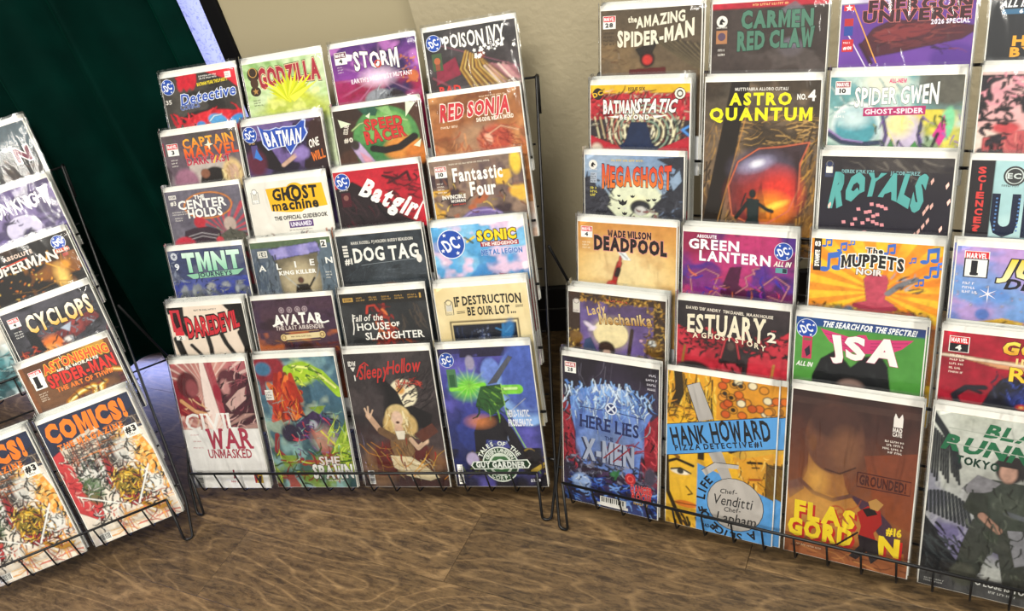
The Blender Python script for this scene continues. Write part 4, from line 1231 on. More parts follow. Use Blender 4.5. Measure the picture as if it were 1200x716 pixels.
@cover('R52', 'violet comic with maroon angular craft and black block title, top tier of right rack')
def _(A):
    A.Y = A.Y - 0.1; A.dy = 0.1
    A.gr([(0, '#5c3388'), (.5, '#6a3d9c'), (1, '#4a2a78')], 90); A.nz('#7a4fae', 3, .55, .2, .7); A.el(.88, .60, .18, .16, '#55308a', .05)
    A.po([(.17, .42), (.26, .26), (.40, .18), (.75, .20), (1, .27), (1, .33), (.92, .40), (.72, .45), (.45, .52), (.26, .56), (.2, .5)], '#4c1f2c'); A.po([(.25, .33), (.42, .22), (.74, .24), (.66, .34), (.38, .42)], '#7c2f33'); A.po([(.40, .42), (.84, .36), (.6, .46), (.4, .48)], '#62272e'); A.sc(22, (.24, .22, .88, .50), ['#34141f', '#8e4240', '#5c2430'], .012, .2, -10, 30); A.ln([(.17, .42), (.26, .62)], .03, '#3c1826')
    A.LN([(.09, 0), (.30, .62)], .010, '#e2a04a'); A.LN([(.06, .30), (.22, .66)], .010, '#d9cfe2')
    A.R(.02, 0, .10, .06, '#d8303a'); A.star(.06, .03, .03, '#fff'); A.R(.03, .14, .10, .22, '#b82c34'); A.R(.03, .22, .10, .32, '#2c4a9c'); A.R(.02, .36, .11, .49, '#c92c36'); A.T('#01', .065, .45, .03, '#fff', b=.03); A.lines(.03, .385, 1, .06, .018, '#f6e8e8', .03)
    A.T('ENERGON', .60, .03, .11, '#3a1720', w=.76, b=.07, ol='#d87a74', ow=.04); A.T('UNIVERSE', .58, .135, .11, '#3a1720', w=.80, b=.07, ol='#d87a74', ow=.04); A.T('2026 SPECIAL', .83, .215, .045, '#ece4f4', w=.28, b=.04)


@cover('R53', 'black comic with amber lettering column, cut off at top right of right rack')
def _(A):
    A.Y = A.Y - 0.1; A.dy = 0.1
    A.gr([(0, '#26282c'), (1, '#1a1b1e')], 90); A.nz('#34373c', 4, .55, .2); A.T('ALL IN', .17, .08, .06, '#eef0f2', w=.20, b=.05, sh=.2); A.R(.08, .13, .26, .18, '#3a6a8c'); A.T('6', .21, .155, .035, '#fff', b=.04)
    A.T('F', .36, .32, .09, '#e8a530', b=.06); A.T('HO', .28, .44, .09, '#e8a530', b=.06); A.T('BY', .25, .55, .085, '#e8a530', b=.06); A.T('T', .36, .65, .08, '#e8a530', b=.06); A.el(.7, .8, .3, .4, '#3a2f26', .2)


# ---------------------------------------------------------------- right rack, fifth tier
@cover('R40', 'yellow and red stripe-filled comic with white double title, second tier down left of right rack')
def _(A):
    A.bg('#b02a34'); A.re(0, 0, 1, .11, '#e0b32c'); A.sc(120, (0, .08, 1, .38), ['#d8404a', '#7c1620', '#e8c0a8', '#5a1018', '#c4303a'], .018, .10, 45, 90); A.po([(0, .44), (.5, .38), (1, .44), (1, 1.53), (0, 1.53)], '#332a2e'); 
    for i in range(17):
        x = .05 + .056 * i
        if abs(x - .5) > .04: A.ln([(x, .40), (x + (.05 if x < .5 else -.05), .66)], .02, ['#e6dcb0', '#c9b48a', '#f0ead2'][i % 3], .85)
    for k in range(6): A.ring(.60, .58, .06 + .045 * k, .08 + .05 * k, .010, ['#efe6bd', '#8aa08a'][k % 2]); A.ring(.38, .58, .05 + .03 * k, .08 + .05 * k, .008, ['#efe6bd', '#b9554a'][k % 2], .8)
    A.sc(60, (0, .42, 1, .72), ['#1d181c', '#8c2a34', '#e9dfc2'], .012, .06); A.po([(.42, .46), (.58, .46), (.64, .72), (.80, .84), (.2, .84), (.36, .70)], '#1d2a48'); A.po([(0, .62), (.3, .76), (.4, .9), (0, .9)], '#b52634'); A.po([(1, .62), (.7, .78), (.6, .9), (1, .9)], '#b52634'); A.ln([(1, .5), (.93, .55), (1, .62)], .03, '#4d8ad0'); A.el(.07, .80, .06, .08, '#d9c6b2', .03)
    A.D(.08, .11, .055, '#2a2420'); A.T('DC', .08, .11, .05, '#e0b32c', b=.05, rot=22); A.D(.905, .115, .055, '#2a2420'); A.RING(.905, .115, .042, .02, '#f0ead8', 10); A.D(.905, .115, .02, '#f0ead8'); A.T('ISSUE SIX', .48, .055, .04, '#2a1c10', w=.17, b=.03)
    A.T('BATMAN', .31, .27, .14, '#f4f0e8', w=.34, b=.07, ol='#1d171a', ow=.06, fn=lambda U, V, X, Y: (X, Y * (1 + .12 * U * U))); A.T('STATIC', .68, .26, .15, '#f4f0e8', w=.40, b=.06, ol='#1d171a', ow=.06, sh=.2, tap=-.05)
    A.T('BEYOND', .46, .395, .055, '#f4f0e8', w=.30, b=.06, ol='#1d171a', ow=.05, sp=.3); A.PV([(.18, .39), (.30, .375), (.29, .41)], '#f4f0e8'); A.PV([(.80, .37), (.64, .375), (.66, .41)], '#f4f0e8')


@cover('R41', 'brown cavern comic with glowing red eye-shaped pod and yellow title, second tier of right rack', 120)
def _(A):
    A.gr([(0, '#4f483e'), (.4, '#5e4a36'), (.8, '#6e4c24'), (1, '#8a5c1e')], 90); A.nz('#7a6650', 4, .55, .2, .7); A.nz('#33291f', 4, .6, .15, .8)
    A.sc(50, (.2, .28, 1, .55), ['#a8834f', '#4a3a28', '#c29a5c'], .014, .22, -5, 18); A.sc(40, (.0, .3, .35, 1.2), ['#8a6a42', '#3c2e20', '#a07b48'], .014, .2, 100, 15); A.sc(34, (.85, .4, 1, 1.3), ['#8e6832', '#3f3020', '#b5863e'], .016, .2, 110, 20)
    A.po([(.24, 0), (.40, 0), (.12, 1.53), (0, 1.53), (0, 1.3)], '#211a15'); A.ln([(.40, .2), (.10, 1.45)], .012, '#c08a48', .8)
    P = [(.28, 1.18), (.24, .92), (.32, .70), (.50, .58), (.70, .56), (.93, .52), (.86, .70), (.86, .92), (.78, 1.12), (.60, 1.24), (.42, 1.24)]
    A.po(P, '#3f2f33'); A.el(.52, .76, .24, .15, '#5a5266', .12); A.el(.56, 1.00, .28, .24, '#9c2a20', .2, a=.85); A.el(.70, .96, .16, .18, '#e23a2c', .16, a=.9); A.el(.62, 1.10, .16, .12, '#f08a1f', .12); A.el(.66, 1.08, .10, .025, '#ffd84a', .03, -22); A.el(.48, .72, .12, .05, '#a9a4c4', .07, -18); A.el(.49, .71, .05, .025, '#f4f2f8', .04, -18)
    A.ln(P + P[:1], .014, '#d06a4a'); A.nz('#2c1b1a', 6, .62, .1, .5, sx=2.5, sy=.4, bx=(.3, .6, .85, 1.2)); A.re(0, 1.26, 1, ASP, '#7a5220', .7); A.sc(50, (.05, 1.26, 1, 1.5), ['#4a3014', '#b98434', '#2c1e10'], .016, .16, 5, 25)
    A.el(.46, .98, .03, .04, '#1c2120', .01); A.po([(.41, 1.02), (.52, 1.03), (.52, 1.20), (.56, 1.40), (.50, 1.42), (.46, 1.24), (.40, 1.42), (.34, 1.42), (.42, 1.20)], '#1e2a2a'); A.ln([(.42, 1.06), (.32, 1.20)], .035, '#1c2423'); A.ln([(.52, 1.07), (.60, 1.12), (.64, 1.13)], .03, '#1c2423'); A.ln([(.40, .98), (.36, 1.10)], .012, '#1c2423')
    A.T('MUTTI FABRA ALLORO CUTALI', .50, .065, .025, '#e6e2da', w=.46, b=.02)
    A.T('ASTRO', .50, .15, .095, '#f2ea1c', w=.54, b=.06, sp=.2); A.T('NO.', .85, .135, .045, '#f2eee6', w=.08, b=.04); A.T('4', .935, .125, .085, '#f2eee6', b=.04); A.T('QUANTUM', .50, .28, .10, '#f2ea1c', w=.90, b=.06, sp=.2)


@cover('R42', 'teal and yellow bubble comic with white outlined title, second tier down of right rack')
def _(A):
    A.gr([(0, '#4f8f96'), (.4, '#8fb2a6'), (1, '#d3c64f')], 90); A.nz('#c3d8ce', 4, .55, .15, .8); A.re(.68, 0, 1, .2, '#565a50', .7); A.el(.90, .1, .22, .25, '#5a584e', .12); A.el(.42, .08, .16, .12, '#dfe0cc', .08); A.nz('#e6d23a', 4, .5, .2, .9, bx=(.55, .35, 1, 1)); A.nz('#6f8a3a', 5, .62, .1, .7, bx=(.5, .3, 1, .9))
    A.el(.22, .52, .19, .26, '#e6eeea', .015); A.el(.22, .55, .17, .22, '#4f9aa6', .05); A.el(.20, .44, .12, .10, '#c9dede', .1); A.nz('#bfe0dc', 6, .6, .1, .6, bx=(.08, .48, .36, .7)); A.ln([(.0, .60), (.12, .70), (.30, .72), (.42, .70)], .05, '#34405a'); A.ln([(.0, .56), (.12, .67), (.28, .70)], .02, '#a58ac4')
    A.el(.58, .62, .15, .24, '#cdbfd8', .06); A.el(.55, .50, .10, .14, '#eadf9f', .08); A.po([(.46, .80), (.50, .66), (.56, .84)], '#4a8a44'); A.po([(.74, .84), (.68, .68), (.60, .84)], '#4a9a48'); A.ln([(.42, .40), (.46, .62), (.42, .84)], .025, '#5a4a7c'); A.ln([(.72, .45), (.70, .62), (.74, .84)], .025, '#4a4070')
    A.el(.90, .50, .05, .17, '#7fd09a', .015, 5); A.po([(.80, .62), (.88, .40), (.90, .62), (.86, .74)], '#d63a90'); A.ln([(.84, .60), (.78, .84)], .02, '#2c2c2c'); A.sc(20, (.35, .4, 1, .85), ['#3c5a3a', '#e9e27a', '#8a6ab0'], .014, .12, 70, 40); A.sc(16, (.0, .0, .7, .3), ['#6fa6aa', '#d5e4dc'], .02, .2, 60, 20, .6)
    A.marvel(.045, .05, .11, '10', c='#a8555a'); A.lines(.04, .31, 3, .10, .022, '#f0f2ec', .05)
    A.T('ALL-NEW', .52, .05, .04, '#d84a7c', w=.13, b=.05); A.T('SPIDER', .36, .21, .16, '#f4f4ee', w=.32, b=.03, ol='#4a5a58', ow=.03, ser=.05, fn=lambda U, V, X, Y: (X, Y * (1 + .25 * np.maximum(-U, 0)) + .01 * U)); A.T('GWEN', .69, .19, .17, '#f4f4ee', w=.28, b=.03, ol='#4a5a58', ow=.03, ser=.05, fn=lambda U, V, X, Y: (X, Y * (1 + .25 * np.maximum(U, 0)) + .01 * U))
    A.PV([(.27, .33), (.74, .31), (.74, .40), (.27, .42)], '#b22c68'); A.T('GHOST-SPIDER', .505, .365, .05, '#f8dfe8', w=.44, b=.04, rot=2)


@cover('R43', 'pink sky comic with black foliage and red house, second tier down right of right rack')
def _(A):
    A.gr([(0, '#d98a9c'), (.4, '#eec4b8'), (.75, '#e8b0a8'), (1, '#b5505a')], 90); A.nz('#f4dccc', 3, .55, .2, .7)
    A.po([(.05, .66), (.32, .58), (.52, .60), (.52, 1.0), (.05, 1.0)], '#c0585a'); A.sc(22, (.1, .6, .6, 1), ['#8c3640', '#d97a74'], .012, .2, 90, 4); A.nz('#262028', 6, .52, .08, bx=(0, .04, 1, .42)); A.nz('#262028', 6, .48, .08, bx=(0, .30, .18, .9)); A.el(.20, .56, .10, .06, '#c4484c', .03); A.sc(60, (0, .05, .7, .40), ['#e0939f', '#262028', '#1d181e'], .022, .06); A.sc(30, (0, .35, .2, .95), ['#1d181e', '#3a2c34'], .03, .06); A.re(0, .95, 1, ASP, '#53272f', .8)
    A.sc(12, (.15, .06, .7, .16), ['#e2909f'], .03, .16, 10, 40)


# ---------------------------------------------------------------- right rack, fourth tier
@cover('R30', 'grey blue comic with jagged orange title over pale glow, left column of right rack')
def _(A):
    A.gr([(0, '#7d95b4'), (.5, '#8ba0b8'), (1, '#5c6a80')], 90); A.nz('#a3b4c6', 3, .55, .2, .6)
    A.el(.53, .54, .26, .24, '#dfe2bc', .05); A.po([(.22, .62), (.30, .42), (.44, .36), (.66, .38), (.80, .48), (.84, .62), (.70, .84), (.34, .84)], '#dfe3c4'); A.el(.55, .56, .10, .06, '#f0edc0', .06)
    A.po([(0, .30), (.08, .26), (.13, .40), (.22, .44), (.28, .56), (.24, .64), (.36, .80), (.3, 1.53), (0, 1.53)], '#33333c'); A.po([(.74, .04), (1, 0), (1, 1.53), (.74, 1.53), (.76, .70), (.68, .66), (.78, .52), (.86, .40), (.92, .16)], '#2f3038'); A.sc(40, (0, .3, .28, .95), ['#46464f', '#23232a'], .02, .1); A.sc(30, (.78, .2, 1, .95), ['#45464f', '#22232a', '#6a7890'], .02, .1); A.po([(.86, .3), (.96, .16), (.98, .3), (.9, .42)], '#8ba0b8')
    for x, y, r in ((.36, .50, .02), (.40, .58, .05), (.50, .50, .025), (.66, .54, .025), (.72, .53, .025), (.42, .72, .03), (.36, .66, .015)): A.PV([(x - r, y - r * .6), (x - r * .3, y - r * .1), (x, y - r * .8), (x + r * .3, y - r * .1), (x + r, y - r * .6), (x + r * .7, y + r * .5), (x, y + r * .9), (x - r * .7, y + r * .5)], '#1e1c20')
    A.el(.58, .64, .10, .09, '#2a2a30', .02); A.el(.58, .68, .06, .06, '#c9c6c2', .02); A.sc(22, (.34, .66, .80, .90), ['#8e4a4a', '#3a3238', '#d8d4cc'], .018, .08)
    A.horse(.09, .12, .045); A.R(.06, .22, .13, .35, '#a9b2c0'); A.lines(.065, .235, 4, .055, .016, '#333', .028); A.lines(.06, .40, 3, .08, .03, '#d8c84e', .045); A.lines(.28, .05, 1, .50, .024, '#e2c04a', .03)
    A.T('MEGAGHOST', .54, .25, .21, ('#d8402c', '#e4792e'), w=.70, b=.06, ol='#3a1a18', ow=.04, jit=.04, fn=lambda U, V, X, Y: (X, Y * (1 + .30 * U * U) - .01))


@cover('R32', 'navy night comic with teal warped title and pink window lights, on right rack')
def _(A):
    A.gr([(0, '#2f2a2c'), (.25, '#211d28'), (1, '#1e1a2c')], 90); A.nz('#4a4442', 4, .6, .15, .7, bx=(0, 0, 1, .16)); A.sc(12, (.2, 0, .9, .14), ['#6e675f', '#3a3432'], .02, .2, 30, 30)
    A.T('DEREK KIRK KIM', .29, .16, .035, '#7fb0b2', w=.25, b=.03); A.T('JACOB PEREZ', .65, .165, .035, '#7fb0b2', w=.22, b=.03)
    A.T('ROYALS', .46, .37, .34, '#58a8a4', w=.72, b=.09, ol='#211d28', ow=.02, sp=.05, fn=lambda U, V, X, Y: (X + .04 * (V - .5) * 1, np.where(V < .5, Y + .15 * np.maximum(0, 1 - (U * 1.25) ** 2), Y)))
    A.PV([(.18, .60), (.30, .50), (.38, .46), (.48, .46), (.60, .56), (.66, .60), (.62, .66), (.2, .66)], '#211e2a')
    for x, y in ((.40, .49), (.45, .50), (.48, .51), (.51, .53), (.36, .58), (.39, .57), (.42, .62), (.45, .60), (.38, .66), (.34, .70), (.42, .68), (.45, .70), (.49, .71), (.36, .80), (.33, .86), (.44, .84), (.40, .88), (.46, .9), (.30, .55), (.28, .66), (.26, .72), (.19, .70)): A.R(x, y, x + .03, y + .035, '#e0949a', 8)
    for x, y in ((.84, .24), (.95, .28), (.97, .45), (.82, .52), (.85, .50), (.80, .57), (.83, .66), (.80, .72), (.77, .78), (.74, .82), (.93, .74), (.07, .54)): A.PV([(x, y), (x + .02, y - .04), (x + .026, y - .005), (x + .008, y + .04)], '#e6b5a8')
    A.image_i(.03, .06, .07, '#2b3350')


@cover('R33', 'pale blue comic with navy dotted letters and red vertical word, on right rack')
def _(A):
    A.bg('#a9d0d2'); A.nz('#b9dcdc', 3, .5, .2); A.re(0, 0, .17, ASP, '#231f22'); A.re(0, .78, 1, ASP, '#15203a'); A.sc(16, (.1, .80, 1, 1.0), ['#2f5a9c', '#0c1220', '#4a86c8'], .02, .25, 90, 4)
    for i, ch in enumerate('SCIENCE?'): A.T(ch, .085, .10 + .085 * i, .062, '#d8403c', w=.055 if ch != 'I' else .015, b=.05)
    A.D(.30, .15, .075, '#3a3c3c'); A.RING(.30, .15, .058, .008, '#cfd8d4'); A.T('EC', .30, .15, .05, '#cfd8d4', b=.04); A.lines(.22, .24, 1, .16, .02, '#444', .03); A.RING(.56, .18, .07, .045, '#c4283c'); A.R(.60, .12, .9, .24, '#c4283c')
    A.T('UN', .39, .55, .38, '#15203a', w=.42, b=.07)
    for x in (.20, .35, .445, .575):
        for k in range(9): A.D(x, .38 + .04 * k, .008, '#5a86c0', n=6)


# ---------------------------------------------------------------- right rack, third tier
@cover('R20', 'amber gradient comic with black pink-edged title, fourth tier down left of right rack')
def _(A):
    A.gr([(0, '#c98a44'), (.25, '#e2b05c'), (.5, '#ecca84'), (.8, '#d89a4a'), (1, '#b86e2c')], 90); A.el(.50, .62, .40, .36, '#f0dca4', .4, a=.8); A.nz('#b87838', 6, .62, .2, .35)
    A.ln([(.36, .88), (.41, .62), (.44, .50)], .055, '#9c2b26'); A.ln([(.41, .66), (.43, .58)], .05, '#2a1c1a'); A.ln([(.44, .52), (.45, .42)], .03, '#b8463a'); A.el(.36, .80, .06, .07, '#b5302a', .02); A.po([(.42, .36), (.48, .32), (.52, .40), (.56, .46), (.48, .46)], '#eef0ee'); A.ln([(.44, .36), (.52, .44)], .010, '#a9b2b4'); A.ln([(.49, .90), (.50, .78)], .05, '#d9c9a0', .8); A.re(.3, .95, .6, ASP, '#8c2a24', .8)
    A.marvel(.04, .06, .11, '4'); A.lines(.05, .25, 3, .08, .02, '#e9d9b8', .035)
    A.T('WADE WILSON', .54, .13, .08, '#1e1614', w=.44, b=.06, ol='#d98a86', ow=.04); A.T('DEADPOOL', .55, .265, .15, '#1e1614', w=.74, b=.08, ol='#d98a86', ow=.05, fn=lambda U, V, X, Y: (X, Y * (1 + .10 * U * U) - .01 * U))


@cover('R21', 'magenta and violet energy comic with white two-line title, fourth tier down of right rack')
def _(A):
    A.gr([(0, '#5c2450'), (.3, '#7a2a78'), (.6, '#a0275c'), (1, '#5c1c50')], 80); A.nz('#4a2a86', 3, .55, .2, .85); A.nz('#c2356a', 4, .58, .18, .8); A.nz('#35174a', 4, .66, .1, .8); A.el(.12, .12, .2, .2, '#8c1f44', .15)
    A.po([(.44, .40), (.54, .38), (.52, .60), (.66, .72), (.62, .95), (.34, .95), (.36, .70)], '#4c1238'); A.po([(.60, .66), (.74, .58), (.80, .90), (.6, .95)], '#3a1a5c')
    for p in ([(.10, .75), (.08, .55), (.22, .44), (.34, .50), (.30, .66), (.40, .62)], [(.5, .70), (.60, .60), (.58, .50), (.66, .44)], [(.70, .62), (.84, .46), (.96, .56), (.90, .74), (.78, .70)], [(.2, .9), (.32, .70), (.46, .84)], [(.48, .86), (.62, .78), (.72, .88), (.92, .80)], [(.66, .46), (.64, .40), (.70, .38)]): A.ln(p, .014, '#e86a84'); A.ln(p, .006, '#f8c0c8')
    A.sc(22, (.05, .5, .95, .95), ['#d83a5c', '#e0704e', '#8a2a9c', '#3a2a9c'], .02, .16)
    A.T('ABSOLUTE', .22, .045, .035, '#f0eef4', w=.18, b=.05); A.T('GREEN', .29, .14, .11, '#f4f4f6', w=.46, b=.05, sp=.15); A.T('LANTERN', .48, .28, .115, '#f4f4f6', w=.64, b=.05, sp=.15, bend=-.03); A.dc(.90, .16, .075); A.T('ALL IN', .90, .305, .055, '#e9e6d8', w=.14, b=.05, sh=.2); A.R(.84, .35, .94, .41, '#5c9a9c'); A.R(.90, .355, .935, .405, '#20303a')


@cover('R22', 'orange sunburst comic with black and white title and blue music notes, on right rack')
def _(A):
    A.bg('#ee9426'); A.rays(.55, .55, 18, '#f6c62f', .9, duty=.5, soft=.05); A.nz('#ea7a1c', 3, .6, .2, .5)
    A.po([(.43, .42), (.46, .36), (.60, .36), (.62, .42), (.60, .62), (.68, .68), (.66, .76), (.40, .76), (.36, .70), (.46, .66)], '#c24a5e'); A.ln([(.38, .72), (.52, .76), (.68, .72)], .05, '#9c3348'); A.ln([(.40, .80), (.66, .80)], .07, '#c23a26'); A.ln([(.62, .56), (.70, .46), (.82, .38)], .05, '#7c7c80'); A.sc(10, (.62, .38, .84, .56), ['#a9a9ae', '#55555c'], .014, .1, -40, 20)
    for x, c in ((.08, '#c47a2a'), (.17, '#d0a03a'), (.25, '#7a7a5a'), (.33, '#4a6a8c'), (.80, '#b8452c'), (.90, '#d39a34'), (.73, '#9c5a2a')): A.el(x, .80, .045, .07, c, .02); A.sc(5, (x - .04, .74, x + .04, .86), ['#5a3218', '#8c5a24'], .014, .04)
    A.re(0, .9, 1, ASP, '#a8581c', .8)

    def note(x, y, k):
        A.D(x, y, .030 * k, '#3f6ec4', ry=.022 * k); A.D(x + .075 * k, y - .02 * k, .030 * k, '#3f6ec4', ry=.022 * k); A.PV([(x + .018 * k, y), (x + .018 * k, y - .14 * k), (x + .105 * k, y - .165 * k), (x + .105 * k, y - .02 * k), (x + .085 * k, y - .02 * k), (x + .085 * k, y - .11 * k), (x + .036 * k, y - .095 * k), (x + .036 * k, y)], '#3f6ec4')
    for a in ((.11, .34, 1.3), (.22, .12, .6), (.30, .30, .8), (.58, .12, .7), (.87, .18, 1.0), (.90, .34, .8), (.03, .33, .5), (.10, .08, .6), (.77, .20, .4), (.83, .44, .5), (.96, .25, .5), (.30, .05, .4)): note(*a)
    A.R(.02, .0, .08, .36, '#201a18'); A.T('03', .05, .06, .05, '#f4f0e6', w=.045, b=.04); A.T('DYNAMITE', .05, .22, .035, '#f4f0e6', w=.18, b=.04, rot=90)
    fa = lambda U, V, X, Y: (X, Y + .03 * (1 - U * U) - .02)
    A.T('The', .50, .095, .055, '#1d1a1a', w=.13, b=.04, ol='#f6f2ea', ow=.12, ser=.05); A.T('MUPPETS', .49, .22, .125, '#1d1a1a', w=.48, b=.05, ol='#f6f2ea', ow=.10, ser=.09, fn=fa); A.T('NOIR', .47, .335, .06, '#f2e6e0', w=.20, b=.05, ol='#2a1c1c', ow=.07)


@cover('R23', 'blue and lilac starry comic with yellow slanted title, fourth tier down right of right rack')
def _(A):
    A.gr([(0, '#9a78c0'), (.3, '#7aa0d8'), (.7, '#4f86cc'), (1, '#3a5a9c')], 100); A.nz('#c49ad2', 3, .52, .2, .8); A.nz('#5a8ad4', 4, .6, .15, .7); A.star(.24, .48, .07, '#f6eef6', 6, .15); A.sc(22, (0, .3, .8, .7), ['#f2e6f4', '#d9c0ea'], .012, .012)
    A.po([(.14, .80), (.36, .72), (.56, .76), (.60, .90), (.10, .90)], '#d3a62f'); A.sc(8, (.15, .75, .55, .9), ['#8c6a1c', '#e6c45a'], .02, .2, 10, 15); A.el(.70, .80, .20, .16, '#8c3a9c', .03); A.el(.22, .70, .05, .06, '#5a7ac4', .02); A.re(0, .92, 1, ASP, '#4a3a86', .8)
    A.marvel(.06, .05, .16, None); A.R(.055, .12, .225, .32, '#1c1a20'); A.R(.065, .13, .215, .31, '#f6f4ee'); A.T('1', .14, .22, .13, '#1c1a20', b=.08, ser=.10); A.lines(.06, .37, 3, .11, .025, '#f0eaf4', .045)
    A.T('JU', .46, .20, .17, ('#f4d23a', '#f7eeb0'), w=.26, b=.06, sh=.25, ol='#23202c', ow=.06); A.T('DEADLY', .66, .36, .10, '#1d1a24', w=.60, b=.05, sh=.25)


# ---------------------------------------------------------------- right rack, second tier
@cover('R10', 'violet moonlit comic in ornate gold frame, second tier up left of right rack')
def _(A):
    A.gr([(0, '#4a3a48'), (.3, '#6a5490'), (1, '#5a4478')], 90); A.nz('#7c68a8', 4, .52, .2, .7); A.el(.45, .50, .18, .19, '#efe0ae', .015); A.el(.45, .50, .20, .21, '#e9d49c', .1, a=.4)
    for p in ([(.14, .86), (.18, .62), (.24, .58), (.30, .74), (.32, .9)], [(.66, .9), (.74, .72), (.82, .80), (.86, .9)]): A.po(p, '#3f4f72')
    A.el(.41, .72, .085, .11, '#2a2020', .02); A.el(.41, .77, .045, .065, '#e3b9a4', .015); A.el(.40, .67, .07, .05, '#3a2a24', .02); A.po([(.32, .96), (.36, .86), (.48, .86), (.54, .96)], '#4a3628'); A.ln([(.62, .90), (.67, .42)], .035, '#3c2c26')
    A.re(0, 0, .13, ASP, '#3a2a20'); A.re(.88, 0, 1, ASP, '#3a2a20'); A.re(0, 0, 1, .10, '#3a2a20'); A.sc(60, (.0, .5, .14, 1.2), ['#b98a3a', '#6a4a1c', '#e0b85c'], .02, .05); A.sc(60, (.82, .1, 1, 1.2), ['#b98a3a', '#6a4a1c', '#e0b85c'], .02, .05); A.sc(60, (.1, .02, .95, .12), ['#b98a3a', '#6a4a1c', '#d6a848'], .02, .05); A.el(.88, .62, .085, .12, '#6d4e20', .03); A.el(.87, .56, .06, .065, '#8a6a30', .01); A.el(.87, .56, .042, .046, '#cfd0cc', .01); A.sc(30, (.78, .45, .97, .80), ['#c79a44', '#4a3214'], .014, .05); A.el(.09, .60, .07, .08, '#7c5a26', .03); A.ln([(.87, .56), (.87, .53)], .008, '#222')
    A.el(.22, .42, .06, .03, '#e8d8ea', .02, 40); A.el(.26, .46, .05, .03, '#e8d8ea', .02, -40); A.el(.76, .54, .02, .02, '#e4b4cc', .01)
    A.image_i(.05, .09, .075, '#cfc6be'); A.lines(.40, .055, 1, .34, .025, '#c0543a', .03)
    A.T('Lady', .30, .20, .11, '#d9b878', w=.20, b=.02, sh=.2, rot=20); A.T('Mechanika', .60, .29, .13, ('#e6cf98', '#b0803a'), w=.54, b=.03, ser=.05, rot=6, ol='#3a2618', ow=.04)


@cover('R11', 'black and crimson comic with tall cream title and hooded silhouette, on right rack')
def _(A):
    A.bg('#2a2426'); A.nz('#3a3032', 4, .5, .3); A.po([(0, .30), (.10, .36), (.20, .50), (.30, .58), (.44, .66), (.36, 1.53), (0, 1.53)], '#c4303f'); A.po([(1, .24), (.86, .40), (.78, .54), (.66, .60), (.60, 1.53), (1, 1.53)], '#c4303f'); A.nz('#a8202f', 5, .6, .1, .8, bx=(0, .4, 1, 1.5)); A.sc(60, (.05, .30, .50, .62), ['#2a2426', '#c4303f', '#1d191a'], .02, .06); A.sc(60, (.60, .3, .98, .60), ['#2a2426', '#c4303f', '#1d191a'], .02, .06)
    A.po([(.40, .64), (.44, .42), (.50, .38), (.56, .44), (.60, .66), (.66, 1.53), (.34, 1.53)], '#2a1f21'); A.ln([(.41, .66), (.45, .43), (.50, .39), (.55, .45), (.58, .64)], .016, '#d8404a'); A.el(.50, .50, .035, .05, '#58443f', .02); A.po([(.42, .72), (.56, .70), (.64, .90), (.6, 1.0), (.40, 1.0)], '#d04050', .9); A.sc(16, (.38, .66, .64, .98), ['#1f1719', '#b8303e'], .02, .12, 80, 20); A.el(.16, .84, .16, .10, '#332c2c', .03); A.ln([(.06, .76), (.08, .56)], .02, '#8c6a2c'); A.ln([(.86, .86), (.88, .66)], .02, '#b0803a')
    A.T("DAVID 'DB' ANDRY  TIM DANIEL  MAAN HOUSE", .47, .085, .035, '#e6dccb', w=.78, b=.02, rot=-1)
    A.T('ESTUARY', .45, .26, .24, '#f0e4c8', w=.70, b=.03, ser=.07, fn=lambda U, V, X, Y: (X, Y * (1 + .15 * U) - .012 * U * U)); A.T('A GHOST STORY', .48, .445, .06, '#f0e4c8', w=.66, b=.03, sp=.35, arc=-.0, fn=lambda U, V, X, Y: (X, Y + .04 * (1 - U * U) - .03 * U)); A.T('2', .86, .33, .11, '#f2ead6', b=.04); A.lines(.85, .24, 1, .04, .02, '#c8404a', .03)


@cover('R12', 'bright green comic with navy heading and pink winged white letters, on right rack')
def _(A):
    A.bg('#4b8f3a'); A.nz('#559a42', 3, .5, .3); A.gr([(0, '#1f4a86'), (1, '#2a3f78')], 0, 0, 0, 1, .10); A.re(.04, 0, .14, .42, '#c8325c', .0)
    A.po([(.16, .66), (.22, .46), (.34, .34), (.46, .52), (.56, .38), (.68, .34), (.74, .46), (.78, .76), (.76, 1.53), (.14, 1.53)], '#191a1c'); A.sc(14, (.2, .5, .74, 1.0), ['#2c2e30', '#0d0e10'], .02, .16, 80, 20); A.el(.47, .74, .10, .08, '#8d736a', .04)
    A.dc(.09, .13, .08); A.R(.06, .22, .14, .48, '#c8365a'); A.R(.07, .24, .13, .27, '#7a6a4a'); A.PV([(.08, .38), (.12, .32), (.13, .42), (.10, .46)], '#302838'); A.T('ALL IN', .09, .545, .05, '#f2f2ea', w=.13, b=.05, sh=.2)
    A.T('THE SEARCH FOR THE SPECTRE!', .58, .055, .06, '#f2f4f4', w=.72, b=.05, sh=.2)
    A.PV([(.20, .11), (.46, .18), (.50, .14), (.56, .13), (.58, .18), (.92, .13), (.84, .24), (.76, .30), (.58, .34), (.40, .34), (.28, .25)], '#cf3a72')
    for k in range(3): A.LN([(.24 + .04 * k, .16 + .05 * k), (.46, .22 + .035 * k)], .006, '#8c2450'); A.LN([(.88 - .05 * k, .17 + .05 * k), (.60, .22 + .035 * k)], .006, '#8c2450')
    A.T('JSA', .57, .295, .24, '#f6f4ee', w=.56, b=.07, ol='#b02a5c', ow=.02, fn=lambda U, V, X, Y: (X + .04 * (V - .5) * U, Y * (1 + .10 * U)))


